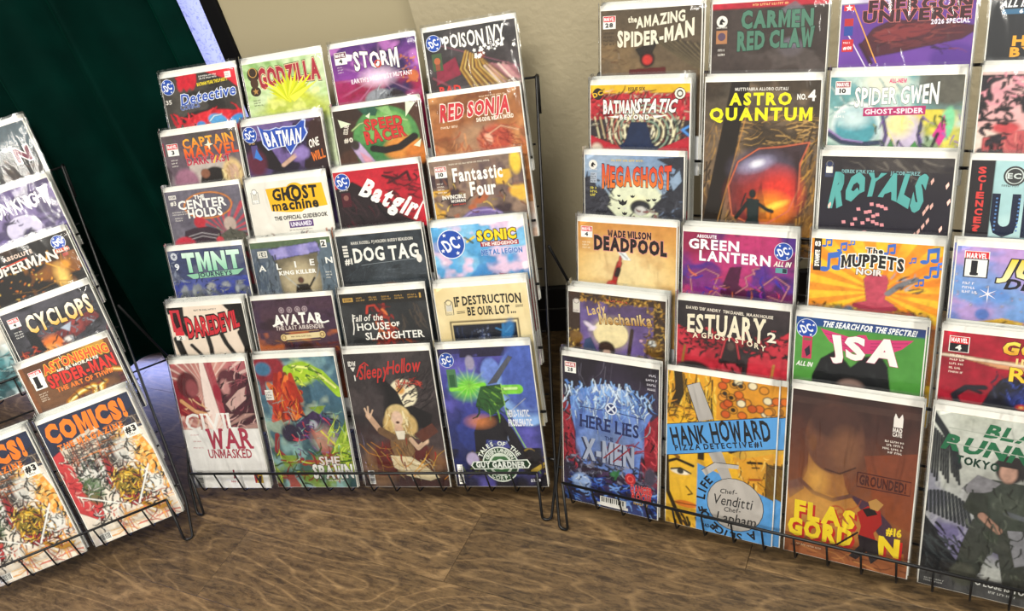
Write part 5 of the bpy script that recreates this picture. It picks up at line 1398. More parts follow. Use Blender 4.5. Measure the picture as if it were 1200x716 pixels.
@cover('R13', 'crimson comic with bristling black shape and yellow titles, second tier up right of right rack')
def _(A):
    A.bg('#b01f34'); A.nz('#951a2c', 4, .5, .3); A.po([(0, .24), (.4, .26), (1, .22), (1, .34), (.4, .34)], '#e8b27a', .7); A.ln([(0, .26), (.9, .30)], .03, '#f6e8cc', .8)
    A.po([(.30, .80), (.36, .60), (.42, .46), (.50, .40), (.60, .50), (.70, .44), (.84, .48), (1, .52), (1, 1.53), (.24, 1.53)], '#22222c'); A.sc(40, (.34, .44, 1, .95), ['#15151c', '#3a3c50', '#2a2c44'], .02, .12, -80, 40); A.el(.68, .64, .16, .10, '#2f3c8c', .08); A.sc(26, (.5, .52, .9, .72), ['#4a5cb8', '#22284a'], .014, .14, -90, 25); A.ln([(.34, .84), (.16, .80), (.12, .68), (.20, .58), (.32, .56)], .05, '#20202a'); A.ln([(.20, .58), (.30, .62)], .03, '#20202a'); A.el(.58, .72, .035, .03, '#e8462a', .02); A.el(.58, .72, .015, .012, '#ffd07a', .01)
    A.marvel(.05, .05, .13, '4', inv=True); A.lines(.06, .24, 5, .11, .022, '#f2e2d0', .045)
    A.T('GODZILLA', .84, .11, .12, ('#f9e65a', '#eca52a'), w=.84, b=.07, sh=.12, ol='#4a1018', ow=.05); A.T('INFINITY', .76, .24, .06, '#f0d88a', w=.50, b=.02, sp=.3); A.T('ROAR', .80, .38, .14, '#f2cf3a', w=.64, b=.03, sp=.25, ol='#4a1018', ow=.03)


# ---------------------------------------------------------------- right rack, bottom tier
@cover('R00', 'blue icy gravestone comic with red rose, bottom left of right rack', 150)
def _(A):
    A.gr([(0, '#2b2430'), (.3, '#3a3048'), (.6, '#5a2434'), (1, '#2f3f78')], 90); A.nz('#201a22', 4, .55, .2, .8); A.po([(0, .40), (.12, .55), (.14, 1.1), (0, 1.1)], '#8c2230'); A.po([(1, .45), (.86, .60), (.84, 1.15), (1, 1.2)], '#8e2432'); A.sc(30, (.80, .5, 1, 1.2), ['#b03240', '#2a161c', '#d8505a'], .02, .12, 80, 40); A.sc(26, (0, .5, .14, 1.1), ['#b03240', '#2a161c'], .02, .12, 80, 40); A.sc(16, (.1, 0, 1, .35), ['#6e6878', '#4c4454'], .008, .3, 95, 4, .7)
    A.po([(.08, .42), (.20, .34), (.34, .25), (.50, .22), (.66, .26), (.78, .38), (.94, .46), (.86, .62), (.80, 1.16), (.22, 1.10), (.10, .62)], '#6a8ad2'); A.po([(.18, .52), (.26, .38), (.44, .31), (.60, .33), (.74, .46), (.82, .60), (.76, 1.12), (.26, 1.08)], '#5b78c4'); A.nz('#7d9ad8', 5, .55, .15, .7, bx=(.14, .3, .86, 1.1)); A.nz('#34478a', 5, .62, .12, .7, bx=(.14, .3, .86, 1.1)); A.el(.52, .88, .22, .22, '#6d7d9a', .15, a=.6)
    A.sc(90, (.02, .24, .96, .48), ['#dceafa', '#8fb8ee', '#5c88d0', '#b4d2f6'], .02, .10, 90, 50); A.sc(26, (.3, .18, .72, .30), ['#dceafa', '#8fb8ee'], .02, .10, 85, 25); A.sc(24, (.05, .40, .95, .6), ['#cfe2f8', '#7ea8e6'], .014, .14, 90, 8)
    A.sc(150, (.02, 1.02, .98, 1.28), ['#2c2c3a', '#6a6a80', '#46465c', '#8c8ca0', '#1d1d28'], .022, .06, 20, 60); A.sc(100, (.02, 1.22, .98, 1.5), ['#2f4fae', '#7ea8ee', '#1c2c66', '#4a78d0'], .022, .10, 20, 50); A.el(.20, 1.30, .10, .09, '#9cb8e8', .03); A.sc(10, (.12, 1.22, .3, 1.38), ['#35508c', '#dce8fa'], .014, .06); A.el(.92, 1.10, .06, .10, '#4a4456', .03)
    A.sc(9, (.44, .80, .76, 1.0), ['#8c2430', '#a83440'], .018, .26, -48, 6); A.el(.72, 1.16, .055, .06, '#b8262c', .01); A.ring(.72, 1.16, .03, .03, .006, '#e8605a'); A.el(.56, 1.14, .05, .03, '#3a7a4a', .02, -20); A.ln([(.60, 1.10), (.56, 1.20)], .02, '#2f6a3c')
    A.D(.52, .47, .062, '#2f3c6c'); A.RING(.52, .47, .055, .012, '#dfe6f4'); A.LN([(.485, .435), (.555, .505)], .018, '#dfe6f4'); A.LN([(.555, .435), (.485, .505)], .018, '#dfe6f4'); A.LN([(.18, .50), (.44, .50)], .008, '#2c3868'); A.LN([(.60, .50), (.86, .52)], .008, '#2c3868')
    A.T('HERE LIES', .50, .65, .125, '#26305e', w=.62, b=.02, ser=.09, rot=-1); A.T('THE', .50, .785, .04, '#26305e', w=.09, b=.02, ser=.06)
    A.T('X-MEN', .50, .93, .20, '#a9b2c8', w=.54, b=.07, shad='#3a3f5c', sd=(-.10, .06), tap=-.05)
    A.LN([(.44, 1.0), (.62, .82)], .014, '#8c2430'); A.LN([(.54, 1.02), (.72, .84)], .014, '#8c2430')
    A.marvel(.035, .06, .11, '28', c='#c05a58', inv=False); A.lines(.97, .06, 4, .10, .02, '#e0dce4', .045, 'r')
    A.T('DANGER', .84, 1.25, .07, '#d8343a', w=.22, b=.06, ol='#f4d9c8', ow=.02); A.T('ROOM', .84, 1.33, .075, '#d8343a', w=.20, b=.06, ol='#f4d9c8', ow=.02); A.lines(.76, 1.39, 1, .17, .028, '#e0b43a', .03); A.barcode(.40, 1.41, .28, .07)
    A.R(.37, 1.48, .70, 1.51, '#eeeae2')


@cover('R01', 'yellow and sky blue comic with pizza cutter design, bottom tier of right rack', 150)
def _(A):
    A.bg('#f0b72c'); A.nz('#e09a22', 3, .55, .2, .8, bx=(0, 0, .5, .5)); A.sc(60, (0, 0, .45, .34), ['#2c2412', '#d0a02a', '#f4d05a', '#7a5a14'], .016, .16, 90, 15); A.ln([(.10, .0), (.12, .20), (.08, .30)], .08, '#33260f'); A.sc(24, (0, .30, .30, .48), ['#6a4a12', '#d89022'], .014, .1, 0, 30)
    A.re(.46, .0, 1, .40, '#dc9426'); rr = A.rng
    for i in range(30):
        x, y, c = rr.uniform(.48, 1), rr.uniform(0, .36), ['#d86a1c', '#e0902a', '#e9d9b0', '#2a2114', '#c9571a'][i % 5]
        A.el(x, y, .04 if i % 5 != 3 else .022, .035 if i % 5 != 3 else .02, c, .01); A.ring(x, y, .04, .035, .004, '#3c2a10', .8)
    # faces in flat ink
    A.po([(.62, .74), (.98, .62), (1, 1.02), (.86, 1.08), (.74, 1.04)], '#e0a032'); A.po([(.58, .70), (.98, .52), (1, .62), (.70, .74)], '#d9a83c'); A.ln([(.60, .68), (.78, .58), (1, .54)], .05, '#241c10'); A.ln([(.76, .76), (.88, .74)], .022, '#241c10'); A.ln([(.80, .80), (.86, .79)], .012, '#241c10'); A.ln([(.78, .92), (.88, .90)], .022, '#a8501c'); A.sc(30, (.66, .66, 1, 1.04), ['#241c10', '#c07a20', '#f2c862'], .012, .10, 70, 40); A.re(.92, .74, 1, 1.1, '#241c10', .8)
    A.po([(0, .74), (.30, .74), (.30, 1.53), (0, 1.53)], '#f2bd35'); A.ln([(.02, .90), (.10, .86), (.26, .90)], .026, '#241c10'); A.el(.14, .98, .09, .03, '#f6ead0', .01); A.el(.14, .975, .03, .028, '#3a3a34', .01); A.ln([(.05, .97), (.14, .945), (.24, .98)], .014, '#241c10'); A.ln([(.20, 1.12), (.26, 1.18), (.22, 1.20)], .012, '#6a4a14'); A.el(.20, 1.30, .11, .035, '#e07a2a', .01); A.ln([(.09, 1.30), (.20, 1.30), (.31, 1.29)], .008, '#7a3a12'); A.ln([(0, .74), (.02, 1.2), (.16, 1.5)], .04, '#33260f'); A.ln([(.02, .78), (.12, .84)], .03, '#8a5a1c'); A.sc(12, (0, 1.36, .3, 1.53), ['#241c10', '#d89a24'], .02, .14, 70, 20)
    A.re(.30, .72, .36, .82, '#33260f')
    A.po([(.30, .86), (.50, .92), (.58, .94), (.82, 1.02), (1, 1.08), (1, 1.53), (.30, 1.53)], '#5ba2e2')
    A.PV([(0, .53), (1, .28), (1, .58), (0, .84)], '#5ba2e2'); A.LN([(0, .53), (1, .28)], .006, '#1c2430'); A.LN([(0, .84), (1, .58)], .006, '#1c2430')
    A.PV([(.18, .12), (.30, .07), (.44, .40), (.30, .45)], '#b8b2ac'); A.LN([(.18, .12), (.30, .07), (.44, .40)], .006, '#3a3630'); A.LN([(.18, .12), (.30, .45)], .006, '#3a3630')
    A.PV([(.40, .74), (.52, .70), (.64, .98), (.56, 1.02)], '#b8b2ac'); A.PV([(.34, .92), (.46, .82), (.68, .80), (.68, .84), (.50, .86), (.38, .97)], '#c4beb8'); A.LN([(.34, .92), (.46, .82), (.68, .80)], .006, '#3a3630')
    A.D(.66, 1.20, .262, '#3a3630'); A.D(.66, 1.20, .256, '#c3bcb4')
    A.T('HANK', .21, .60, .17, '#1b1a1c', w=.34, b=.03, rot=14, jit=.07); A.T('HOWARD', .68, .475, .18, '#1b1a1c', w=.54, b=.03, rot=14, jit=.07); A.T('PIZZA DETECTIVE#1', .48, .655, .05, '#1b1a1c', w=.82, b=.03, rot=14, sp=.3)
    A.T('Chef-', .60, 1.08, .045, '#1d1c1e', b=.0, sh=.2, rot=6); A.T('Venditti', .64, 1.17, .10, '#1d1c1e', w=.36, b=.0, sh=.2, rot=3); A.T('Chef-', .64, 1.255, .045, '#1d1c1e', b=.0, sh=.2, rot=6); A.T('Lapham', .68, 1.34, .10, '#1d1c1e', w=.36, b=.0, sh=.2, rot=3)
    for i, ch in enumerate('A SLICE OF LIFE'):
        if ch != ' ':
            t = math.radians(148 + (308 - 148) * i / 14)
            A.T(ch, .66 + .318 * math.sin(t), 1.20 - .318 * math.cos(t), .075, '#1b1a1c', b=.03, rot=-math.degrees(t))
    A.T('BAD IDEA', .44, 1.47, .032, '#1b1a1c', w=.15, b=.05)


@cover('R02', 'amber brown comic with broad-shouldered bust silhouette and yellow block title, bottom tier of right rack', 150)
def _(A):
    A.gr([(0, '#33221f'), (.2, '#4a2d27'), (.5, '#7a452c'), (.75, '#8e5430'), (1, '#6a3a26')], 90); A.nz('#5c3428', 3, .55, .25, .6); A.re(0, .06, 1, .12, '#5a4038', .35); A.po([(.60, .50), (1, .40), (1, 1.1), (.72, 1.0)], '#8e4426', .6)
    A.po([(.16, .50), (.30, .62), (.44, .66), (.47, .80), (.52, .90), (.36, .97), (.10, .88), (.16, .72)], '#9c6838'); A.el(.24, .80, .08, .12, '#d9a04a', .10, a=.8); A.el(.36, .40, .235, .31, '#6a4332', .015); A.el(.36, .24, .22, .16, '#4c3029', .06); A.el(.45, .50, .12, .19, '#7c5138', .10); A.el(.19, .46, .035, .07, '#74492f', .015); A.ln([(.30, .68), (.42, .70), (.54, .62)], .012, '#46291f')
    A.po([(0, .86), (.12, .80), (.22, .90), (.40, .92), (.50, .86), (.70, .92), (.84, 1.06), (.96, 1.30), (1, 1.53), (0, 1.53)], '#b57a3a'); A.po([(.50, .86), (.70, .92), (.84, 1.06), (.96, 1.30), (.88, 1.36), (.70, 1.10)], '#4a3140'); A.po([(0, .86), (.12, .80), (.14, .90), (.02, 1.02)], '#7a5244'); A.ln([(.10, .82), (.22, .92), (.38, .95), (.52, .88)], .035, '#6e4638'); A.el(.22, 1.04, .18, .12, '#d9a04e', .12, a=.7); A.sc(10, (.36, 1.0, .52, 1.2), ['#b4552c'], .012, .14, -20, 30); A.ring(.42, 1.06, .06, .06, .006, '#b4452a')
    A.el(.66, 1.40, .4, .12, '#8a3a24', .08, a=.7); A.po([(0, 1.34), (1, 1.40), (1, 1.53), (0, 1.53)], '#9a5a34'); A.sc(14, (0, 1.36, 1, 1.5), ['#6a3a22', '#c4844a'], .014, .2, 5, 10)
    A.T('FLAS', .33, 1.105, .15, '#f6d62e', w=.50, b=.08, shad='#c22a26', sd=(.14, .14)); A.T('GORD', .30, 1.275, .15, '#f6d62e', w=.54, b=.08, shad='#c22a26', sd=(.14, .14)); A.T('N', .86, 1.275, .15, '#f6d62e', b=.08, shad='#c22a26', sd=(.14, .14)); A.T('#16', .88, 1.13, .065, '#f6d62e', w=.12, b=.06)
    A.PV([(.58, 1.02), (.66, .94), (.76, .96), (.78, 1.08), (.72, 1.18), (.76, 1.28), (.60, 1.26), (.62, 1.14)], '#a82622'); A.PV([(.62, .98), (.70, .94), (.74, 1.0), (.66, 1.04)], '#241c1c'); A.PV([(.60, 1.22), (.76, 1.24), (.78, 1.40), (.72, 1.47), (.68, 1.36), (.60, 1.46), (.54, 1.44), (.62, 1.32)], '#2a2226'); A.PV([(.66, .90), (.72, .86), (.78, .90), (.74, .97), (.68, .96)], '#b98a4a'); A.LN([(.60, 1.20), (.44, 1.36), (.34, 1.40)], .016, '#2a1c1a')
    A.R(.80, .12, .87, .20, '#efe8e0'); A.PV([(.80, .12), (.81, .08), (.83, .12)], '#efe8e0'); A.PV([(.84, .12), (.86, .08), (.87, .12)], '#efe8e0'); A.T('MAD', .835, .225, .035, '#efe8e0', w=.07, b=.05); A.T('CAVE', .835, .265, .03, '#efe8e0', w=.07, b=.05); A.lines(.88, .32, 4, .16, .018, '#e8ded2', .032, 'r')
    A.T('GROUNDED!', .76, .715, .085, '#4a1f1a', w=.36, b=.05, rot=-1); LNs = [(.56, .65), (.97, .655), (.97, .775), (.56, .78), (.56, .65)]; A.LN(LNs, .010, '#4a1f1a'); A.lines(.10, 1.43, 1, .28, .016, '#e2c4a0', .03)


@cover('R03', 'misty grey jungle comic with armoured figure and green slanted title, bottom right of right rack', 150)
def _(A):
    A.gr([(0, '#b9bcae'), (.35, '#a3a39c'), (.65, '#77748c'), (1, '#35343c')], 90); A.nz('#d3d6cc', 3, .5, .25, .7); A.nz('#6c6a86', 4, .58, .2, .7, bx=(0, .5, 1, 1.4)); A.sc(14, (.05, .6, .45, 1.2), ['#8a8896', '#c4c4c6'], .02, .4, 92, 4, .5); A.el(.20, 1.1, .2, .2, '#6d6496', .15, a=.6)
    for k in range(12): A.ln([(.0 + .016 * k, .14 + .016 * k), (.0 + .02 * k, .50 + .03 * (k % 4))], .016, '#23262a')
    A.ln([(-.02, .02), (.08, .16), (.16, .30), (.20, .44)], .05, '#23262a')
    for k in range(12): A.ln([(.0 + .026 * k, .70 - .012 * k + .0015 * k * k), (.01 + .03 * k, .86 + .008 * k)], .022, '#2b2f33')
    A.po([(0, .90), (.08, 1.0), (.16, 1.12), (.26, 1.26), (.30, 1.36), (0, 1.40)], '#26292c'); A.sc(34, (0, .95, .28, 1.36), ['#3a4042', '#17191c'], .018, .16, 50, 25); A.re(0, 1.36, 1, ASP, '#25252a', .9); A.nz('#4a4a66', 4, .56, .15, .7, bx=(.3, 1.1, 1, 1.4))
    # standing figure in plain armour
    A.po([(0.24, 1.40), (0.28, 1.10), (0.34, .86), (0.62, .84), (0.74, 1.10), (0.78, 1.40), (0.60, 1.40), (0.54, 1.12), (0.48, 1.10), (0.40, 1.40)], '#3c3f39'); A.po([(0.28, .58), (0.44, .50), (0.66, .50), (0.78, .60), (0.76, .90), (0.36, .90)], '#3a4038'); A.po([(0.24, .62), (0.34, .48), (0.50, .52), (0.44, .60), (0.32, .66)], '#7e7c80'); A.po([(0.30, .64), (0.42, .62), (0.44, .80), (0.36, .84), (0.26, .78)], '#33372f'); A.el(0.55, .40, .10, .11, '#2c2726', .02); A.el(0.54, .42, .06, .085, '#b88f7c', .02); A.po([(0.44, .36), (0.50, .28), (0.62, .29), (0.66, .40), (0.64, .48), (0.60, .38), (0.48, .38)], '#2a2524'); A.el(0.58, .70, .12, .10, '#454b41', .04); A.ln([(0.40, .82), (0.52, .92)], .06, '#a77f6c'); A.el(0.48, .98, .05, .05, '#3c4438', .02); A.po([(0.58, .90), (0.70, .88), (0.74, 1.16), (0.66, 1.20)], '#85858a'); A.ln([(0.56, .76), (0.68, .78)], .04, '#5c6064'); A.sc(44, (.26, .55, .80, 1.36), ['#23261f', '#565c50', '#2e332b'], .016, .10, 80, 40)
    A.el(0.32, 1.36, .10, .10, '#4a4c42', .03); A.el(0.70, 1.38, .10, .08, '#33352f', .03)
    A.T('BLADE', .66, .115, .10, '#1e6a44', w=.58, b=.06, sh=.3, rot=-2); A.T('RUNNER', .52, .265, .12, '#1e6a44', w=.86, b=.06, sh=.3, rot=-3); A.T('TOKYO', .33, .385, .062, '#14382a', w=.30, b=.05, rot=-4)
    for yy in (.125, .25): A.LN([(.10, yy + .0), (.98, yy + .03)], .008, '#aeb3a6')
    A.T('TO LOSE IS TO WIN', .62, 1.405, .045, '#dcdcd6', w=.50, b=.04, rot=-1); A.lines(.60, 1.455, 1, .26, .020, '#c4c4be', .03, 'c'); A.lines(.04, 1.46, 2, .14, .012, '#c4c4be', .022)


# ---------------------------------------------------------------- left rack
@cover('L53', 'dark teal comic with maroon outlined letter, topmost at left edge on left rack')
def _(A):
    A.gr([(0, '#262a2e'), (.5, '#2c3336'), (1, '#221f1e')], 90); A.nz('#4f6068', 3, .58, .2, .7); A.nz('#15171a', 4, .6, .15); A.el(.75, .75, .22, .2, '#2a1f1a', .06); A.el(.82, .70, .1, .12, '#1a1a1c', .05); A.sc(26, (.55, .40, .95, .95), ['#3c2a20', '#54402e', '#1c1816'], .02, .1, 80, 40)
    A.T('OF', .72, .34, .06, '#efe9e2', w=.11, b=.05); A.T('N', .86, .47, .20, '#6a2a3c', w=.17, b=.06, ol='#f2ece6', ow=.06)


@cover('L43', 'purple comic with full pale moon under white bladed title, second tier down of left rack')
def _(A):
    A.gr([(0, '#5a4a78'), (.5, '#6a5c98'), (1, '#3a3058')], 90); A.nz('#82729e', 4, .52, .2, .7); A.nz('#33294c', 5, .6, .12, .8); A.el(.55, .60, .19, .20, '#c9c2dc', .01); A.nz('#b5adcc', 6, .55, .2, .5, bx=(.38, .42, .72, .8)); A.el(.58, .78, .09, .16, '#2c2540', .03); A.el(.60, .74, .03, .06, '#dfe0f0', .02); A.sc(40, (0, .4, 1, 1), ['#4a3e68', '#2c2444', '#7a6c9c'], .02, .10)
    A.T('MOON KNIGHT', .55, .22, .14, '#f2eff2', w=.82, b=.03, sp=.05, fn=lambda U, V, X, Y: (X, np.where(V < .5, Y * (1.6 + .5 * np.cos(U * 14)), Y))); A.PV([(.84, .10), (.97, .08), (.90, .44), (.88, .22)], '#f2eff2')


@cover('L33', 'black comic with orange sparks and pale angular title, third tier down of left rack')
def _(A):
    A.bg('#15110f'); A.nz('#3a2210', 3, .58, .2, .8); A.nz('#8a5212', 4, .68, .12, .8, bx=(.4, .3, 1, 1.2)); A.sc(60, (0, .3, 1, 1), ['#e89a2a', '#c4691a', '#f4c85a'], .022, .03); A.ln([(.72, .20), (.66, .36), (.76, .48), (.70, .72), (.78, .95)], .018, '#e8a83a'); A.ln([(.84, .30), (.80, .45), (.90, .60)], .012, '#c4842a'); A.el(.76, .62, .06, .16, '#f0c060', .08); A.el(.84, .46, .05, .06, '#d8902a', .04); A.ln([(.2, .62), (.45, .70), (.70, .66), (.95, .78)], .008, '#a87a3a')
    A.T('ABSOLUTE', .42, .12, .055, '#d8c0b0', w=.32, b=.05); A.T('SUPERMAN', .42, .27, .14, '#e6dcd2', w=.78, b=.04, sp=.08, tap=.06, jit=.04); A.LN([(.2, .22), (.5, .19)], .02, '#c4442c')
    A.dc(.87, .13, .075); A.R(.80, .22, .95, .28, '#c4502c'); A.T('ALL IN', .875, .25, .045, '#f2e6d8', w=.13, b=.05); A.R(.86, .30, .92, .35, '#a83c2c')


@cover('L32', 'sea-green painted comic with white spray, beside dark empty pockets of left rack')
def _(A):
    A.gr([(0, '#d8cfc2'), (.55, '#e2d6c8'), (.75, '#7aa0a4'), (1, '#1f5a60')], 90); A.nz('#3a7a80', 4, .52, .15, .9, bx=(0, 1.0, 1, ASP)); A.nz('#dfeaea', 5, .62, .1, .9, bx=(0, .95, 1, ASP)); A.nz('#12383e', 4, .58, .12, .9, bx=(0, 1.1, 1, ASP)); A.sc(80, (0, 1.0, 1, 1.5), ['#bfe0de', '#1c5058', '#4f949a', '#0e2a30'], .016, .16, 10, 30)


@cover('L23', 'dark comic with white and orange spiked title, third tier up of left rack')
def _(A):
    A.bg('#34343a'); A.nz('#4a4850', 4, .5, .3); A.nz('#1f1f24', 4, .6, .12); A.el(.40, .64, .16, .12, '#d8702c', .08); A.el(.34, .72, .1, .08, '#e89a4a', .06); A.po([(.46, .52), (.70, .40), (.92, .36), (.95, .5), (.74, .62), (.52, .70)], '#6a2a2c'); A.el(.66, .50, .10, .10, '#8c3a38', .03); A.po([(.52, .46), (.66, .42), (.60, .56)], '#a9b4c4'); A.el(.56, .66, .06, .05, '#d8d4d0', .03); A.sc(70, (.1, .25, 1, .8), ['#1c1c20', '#7a3a38', '#8c94a0', '#2a2a30'], .018, .10); A.po([(.16, .36), (.26, .34), (.30, .70), (.18, .74)], '#1c1d20'); A.sc(10, (.04, .58, .2, .8), ['#a8342c', '#d8663a'], .02, .06)
    A.marvel(.05, .10, .11, '4'); A.lines(.06, .30, 3, .10, .020, '#d8d6d0', .04)
    A.T('CYCLOPS', .58, .27, .22, ('#f6efe0', '#e8b040'), w=.72, b=.05, ol='#1c1a1c', ow=.05, jit=.04, fn=lambda U, V, X, Y: (X, Y * (1 + .2 * np.abs(U)) - .0))


@cover('L13', 'brown comic with glowing yellow web arcs and red-orange title, second tier up of left rack')
def _(A):
    A.gr([(0, '#5c3a24'), (.4, '#45302a'), (1, '#3a1f18')], 60); A.nz('#7a5232', 3, .55, .2, .7); A.re(0, 0, .05, ASP, '#7c4a28'); A.el(.85, .0, .2, .16, '#d8a03a', .15, a=.7); A.re(.94, .0, 1, 1.0, '#5c2a30', .8)
    for w, c in ((.10, '#a8641c'), (.055, '#f0b82a'), (.022, '#fff2b0')): A.ln([(.25, .92), (.36, .70), (.50, .62), (.64, .60), (.72, .66), (.66, .80)], w, c); A.ln([(.60, .78), (.66, .66), (.78, .60)], w * .8, c); A.ln([(.86, .44), (1, .52)], w * .8, c)
    A.sc(20, (.3, .5, 1, 1), ['#8c2a24', '#5a1a1a', '#2a1614'], .02, .14); A.sc(8, (.35, .9, .9, 1.1), ['#e8b23a'], .01, .2, 0, 20)
    A.marvel(.08, .10, .13, None); A.R(.08, .155, .21, .38, '#f6f3ea'); A.T('1', .145, .27, .15, '#18161a', b=.08, ser=.10); A.lines(.09, .44, 4, .12, .018, '#e0d0ba', .035)
    A.T('ASTONISHING', .60, .14, .13, '#e8502c', w=.72, b=.06, ol='#f2c23a', ow=.07, fn=lambda U, V, X, Y: (X, Y + .03 * (1 - U * U))); A.T('MILES MORALES', .60, .215, .045, '#f2eadb', w=.46, b=.04, ol='#3a1c14', ow=.05)
    A.T('SPIDER-MAN', .61, .33, .16, '#d8332a', w=.74, b=.06, ol='#2a1210', ow=.05, fn=lambda U, V, X, Y: (X, Y * (1 + .15 * U * U))); A.T('THE ART OF THWIP', .60, .475, .065, '#e8782c', w=.64, b=.05)


@cover('L03', 'navy-topped magazine with chunky orange title and torn orange checker art, bottom right of left rack', 150)
def _(A):
    A.bg('#e9dccb'); A.re(0, 0, 1, .42, '#252c44'); A.po([(.10, .34), (.52, .22), (.64, .42), (.50, .8), (.22, .74), (.10, .70)], '#d9c9b4'); A.sc(30, (.08, .30, .64, .62), ['#2c2430', '#b84a3c', '#4a3a3c'], .010, .22, 90, 3); A.sc(22, (.08, .30, .64, .62), ['#2c2430', '#6a3a34'], .010, .22, 0, 3)
    # orange check field
    P = [(.62, .36), (.80, .34), (.95, .50), (1, .70), (1, 1.26), (.88, 1.10), (.80, .80), (.66, .62)]
    A.po(P, '#e89a3a')
    for i in range(10):
        for j in range(18):
            if (i + j) % 2:
                x, y = .60 + .05 * i, .32 + .055 * j
                cx, cy = x + .025, y + .027
                ins = sum(((ya > cy) != (yb > cy)) and (cx < (xb - xa) * (cy - ya) / (yb - ya + 1e-9) + xa) for (xa, ya), (xb, yb) in zip(P, P[1:] + P[:1])) % 2
                if ins: A.po([(x, y + .015), (x + .05, y), (x + .05, y + .055), (x, y + .07)], '#f4c878')
    A.ln(P + P[:1], .016, '#f2ece2'); A.sc(30, (.70, .18, 1, .40), ['#5a4a44', '#b8a48c', '#2c2620'], .010, .12, 20, 70)
    A.po([(.0, .40), (.10, .36), (.16, .70), (.30, 1.0), (.20, 1.30), (0, 1.10)], '#c23a3c'); A.sc(30, (0, .4, .24, 1.1), ['#8c1f28', '#e08a80', '#f2d9c8'], .016, .12, 60, 40); A.po([(.38, .60), (.50, .58), (.56, .86), (.66, 1.14), (.60, 1.30), (.46, 1.10), (.40, .86)], '#a02630'); A.sc(26, (.38, .6, .66, 1.3), ['#5c1018', '#c8484a', '#7a1a24'], .018, .12, 70, 30); A.ln([(.34, .56), (.44, .80), (.46, 1.02), (.64, 1.32)], .014, '#f6f0e6')
    # inked abstract masses
    A.el(.30, .70, .15, .20, '#d9d6ce', .03); A.sc(60, (.14, .50, .46, 1.0), ['#1d1b1a', '#b8b2a4', '#4a6a3c', '#2c2a28', '#6a6f66'], .020, .09); A.el(.24, .92, .10, .16, '#4a6a3c', .04, a=.8); A.el(.60, .56, .12, .20, '#3c3a34', .05, a=.8); A.sc(50, (.52, .36, .84, .74), ['#1d1b1a', '#efece4', '#4a4640', '#cfcabd'], .018, .09); A.el(.72, .60, .12, .14, '#dcd9d0', .04, a=.8); A.sc(24, (.62, .5, .90, .80), ['#26231f', '#c9a060'], .014, .10)
    A.el(.62, .96, .16, .16, '#7a6a24', .04); A.sc(70, (.46, .80, .82, 1.2), ['#1d1a14', '#e0b02c', '#b8862a', '#7a2a2c', '#f0d060'], .022, .09); A.el(.86, 1.08, .10, .10, '#e4e1d8', .03); A.sc(24, (.76, .95, 1, 1.25), ['#26231f', '#f4f2ea', '#9a968c'], .016, .10)
    A.sc(40, (.18, .28, .64, .60), ['#2a2230', '#c8663a', '#33283a'], .008, .20, 90, 2, .9, 0.02); A.sc(30, (.18, .28, .64, .60), ['#2a2230', '#e0894a'], .008, .20, 0, 2, .9, 0.02); A.sc(60, (.16, .56, .46, 1.16), ['#1a1816', '#2f4a2a', '#1a1816', '#d8d4c8'], .014, .07); A.sc(50, (.50, .80, .84, 1.24), ['#1a1610', '#c8962c', '#3c2c14'], .014, .06)
    A.ln([(.06, .92), (.52, 1.22)], .018, '#f2efe6'); A.ln([(.62, 1.24), (.88, .86)], .022, '#ebe9e2')
    A.re(.20, 1.26, .9, ASP, '#f0e2cc', .8); A.sc(16, (.20, 1.18, .92, 1.5), ['#e8a24a', '#e0705a', '#f2c484'], .014, .34, 0, 4); A.sc(12, (.30, 1.15, .92, 1.4), ['#e8a24a', '#e0705a'], .014, .3, 90, 6); A.sc(30, (.12, 1.15, .40, 1.36), ['#2c2a26', '#e9e6de'], .014, .08); A.ln([(.66, 1.26), (.80, 1.38), (.9, 1.38)], .05, '#b8842a'); A.sc(16, (.62, 1.22, .92, 1.42), ['#1d1a14', '#e0a82c', '#8a2a24'], .018, .07)
    A.T('COMICS!', .49, .15, .19, '#ef7d22', w=.88, b=.10, sp=.10); A.T('THE MAGAZINE', .46, .325, .065, '#ef7d22', w=.72, b=.05, sp=.35); A.R(.80, .36, .95, .50, '#f4efe2'); A.T('#3', .875, .41, .065, '#1d1b1c', b=.07); A.lines(.83, .46, 1, .09, .02, '#333', .03); A.barcode(.06, 1.42, .14, .09)


# ------------------------------------------------------------------ wire racks
WIRE = simple('black_powder_coated_wire', '#060607', 0.42, 0.0, 0.35)


def nv(row, n, v):
    """rack frame (d, z) of a point in a tier: n behind the front face, v up the leaning board"""
    return row * DD + n * CT + v * ST, Z0 + row * DZ - n * ST + v * CT


def arc_pts(pts, rad=0.006, k=4):
    """round the corners of a polyline"""
    out = [Vector(pts[0])]
    for a, b_, c in zip(pts[:-2], pts[1:-1], pts[2:]):
        a, b_, c = Vector(a), Vector(b_), Vector(c)
        r = min(rad, (a - b_).length * .45, (c - b_).length * .45)
        p, q = b_ + (a - b_).normalized() * r, b_ + (c - b_).normalized() * r
        for i in range(k + 1):
            t = i / k
            out.append(p * (1 - t) ** 2 + b_ * 2 * t * (1 - t) + q * t * t)
    out.append(Vector(pts[-1]))
    return out


def bar_mesh(row0):
    nf, vf = (-0.022, 0.043) if row0 else (-0.0062, 0.030)
    pts = [(nf, vf)] + ([(-0.001, -0.0028)] if row0 else [(-0.0062, -0.0075)]) + [(0.0262, -0.0028 if row0 else -0.0075), (0.0262, 0.05)]
    p3 = []
    for n, v in pts:
        d, z = nv(0, n, v)
        p3.append((0, d, z - Z0))
    return tube('pocket_wire', arc_pts(p3, .004, 2), 0.0016, 5)


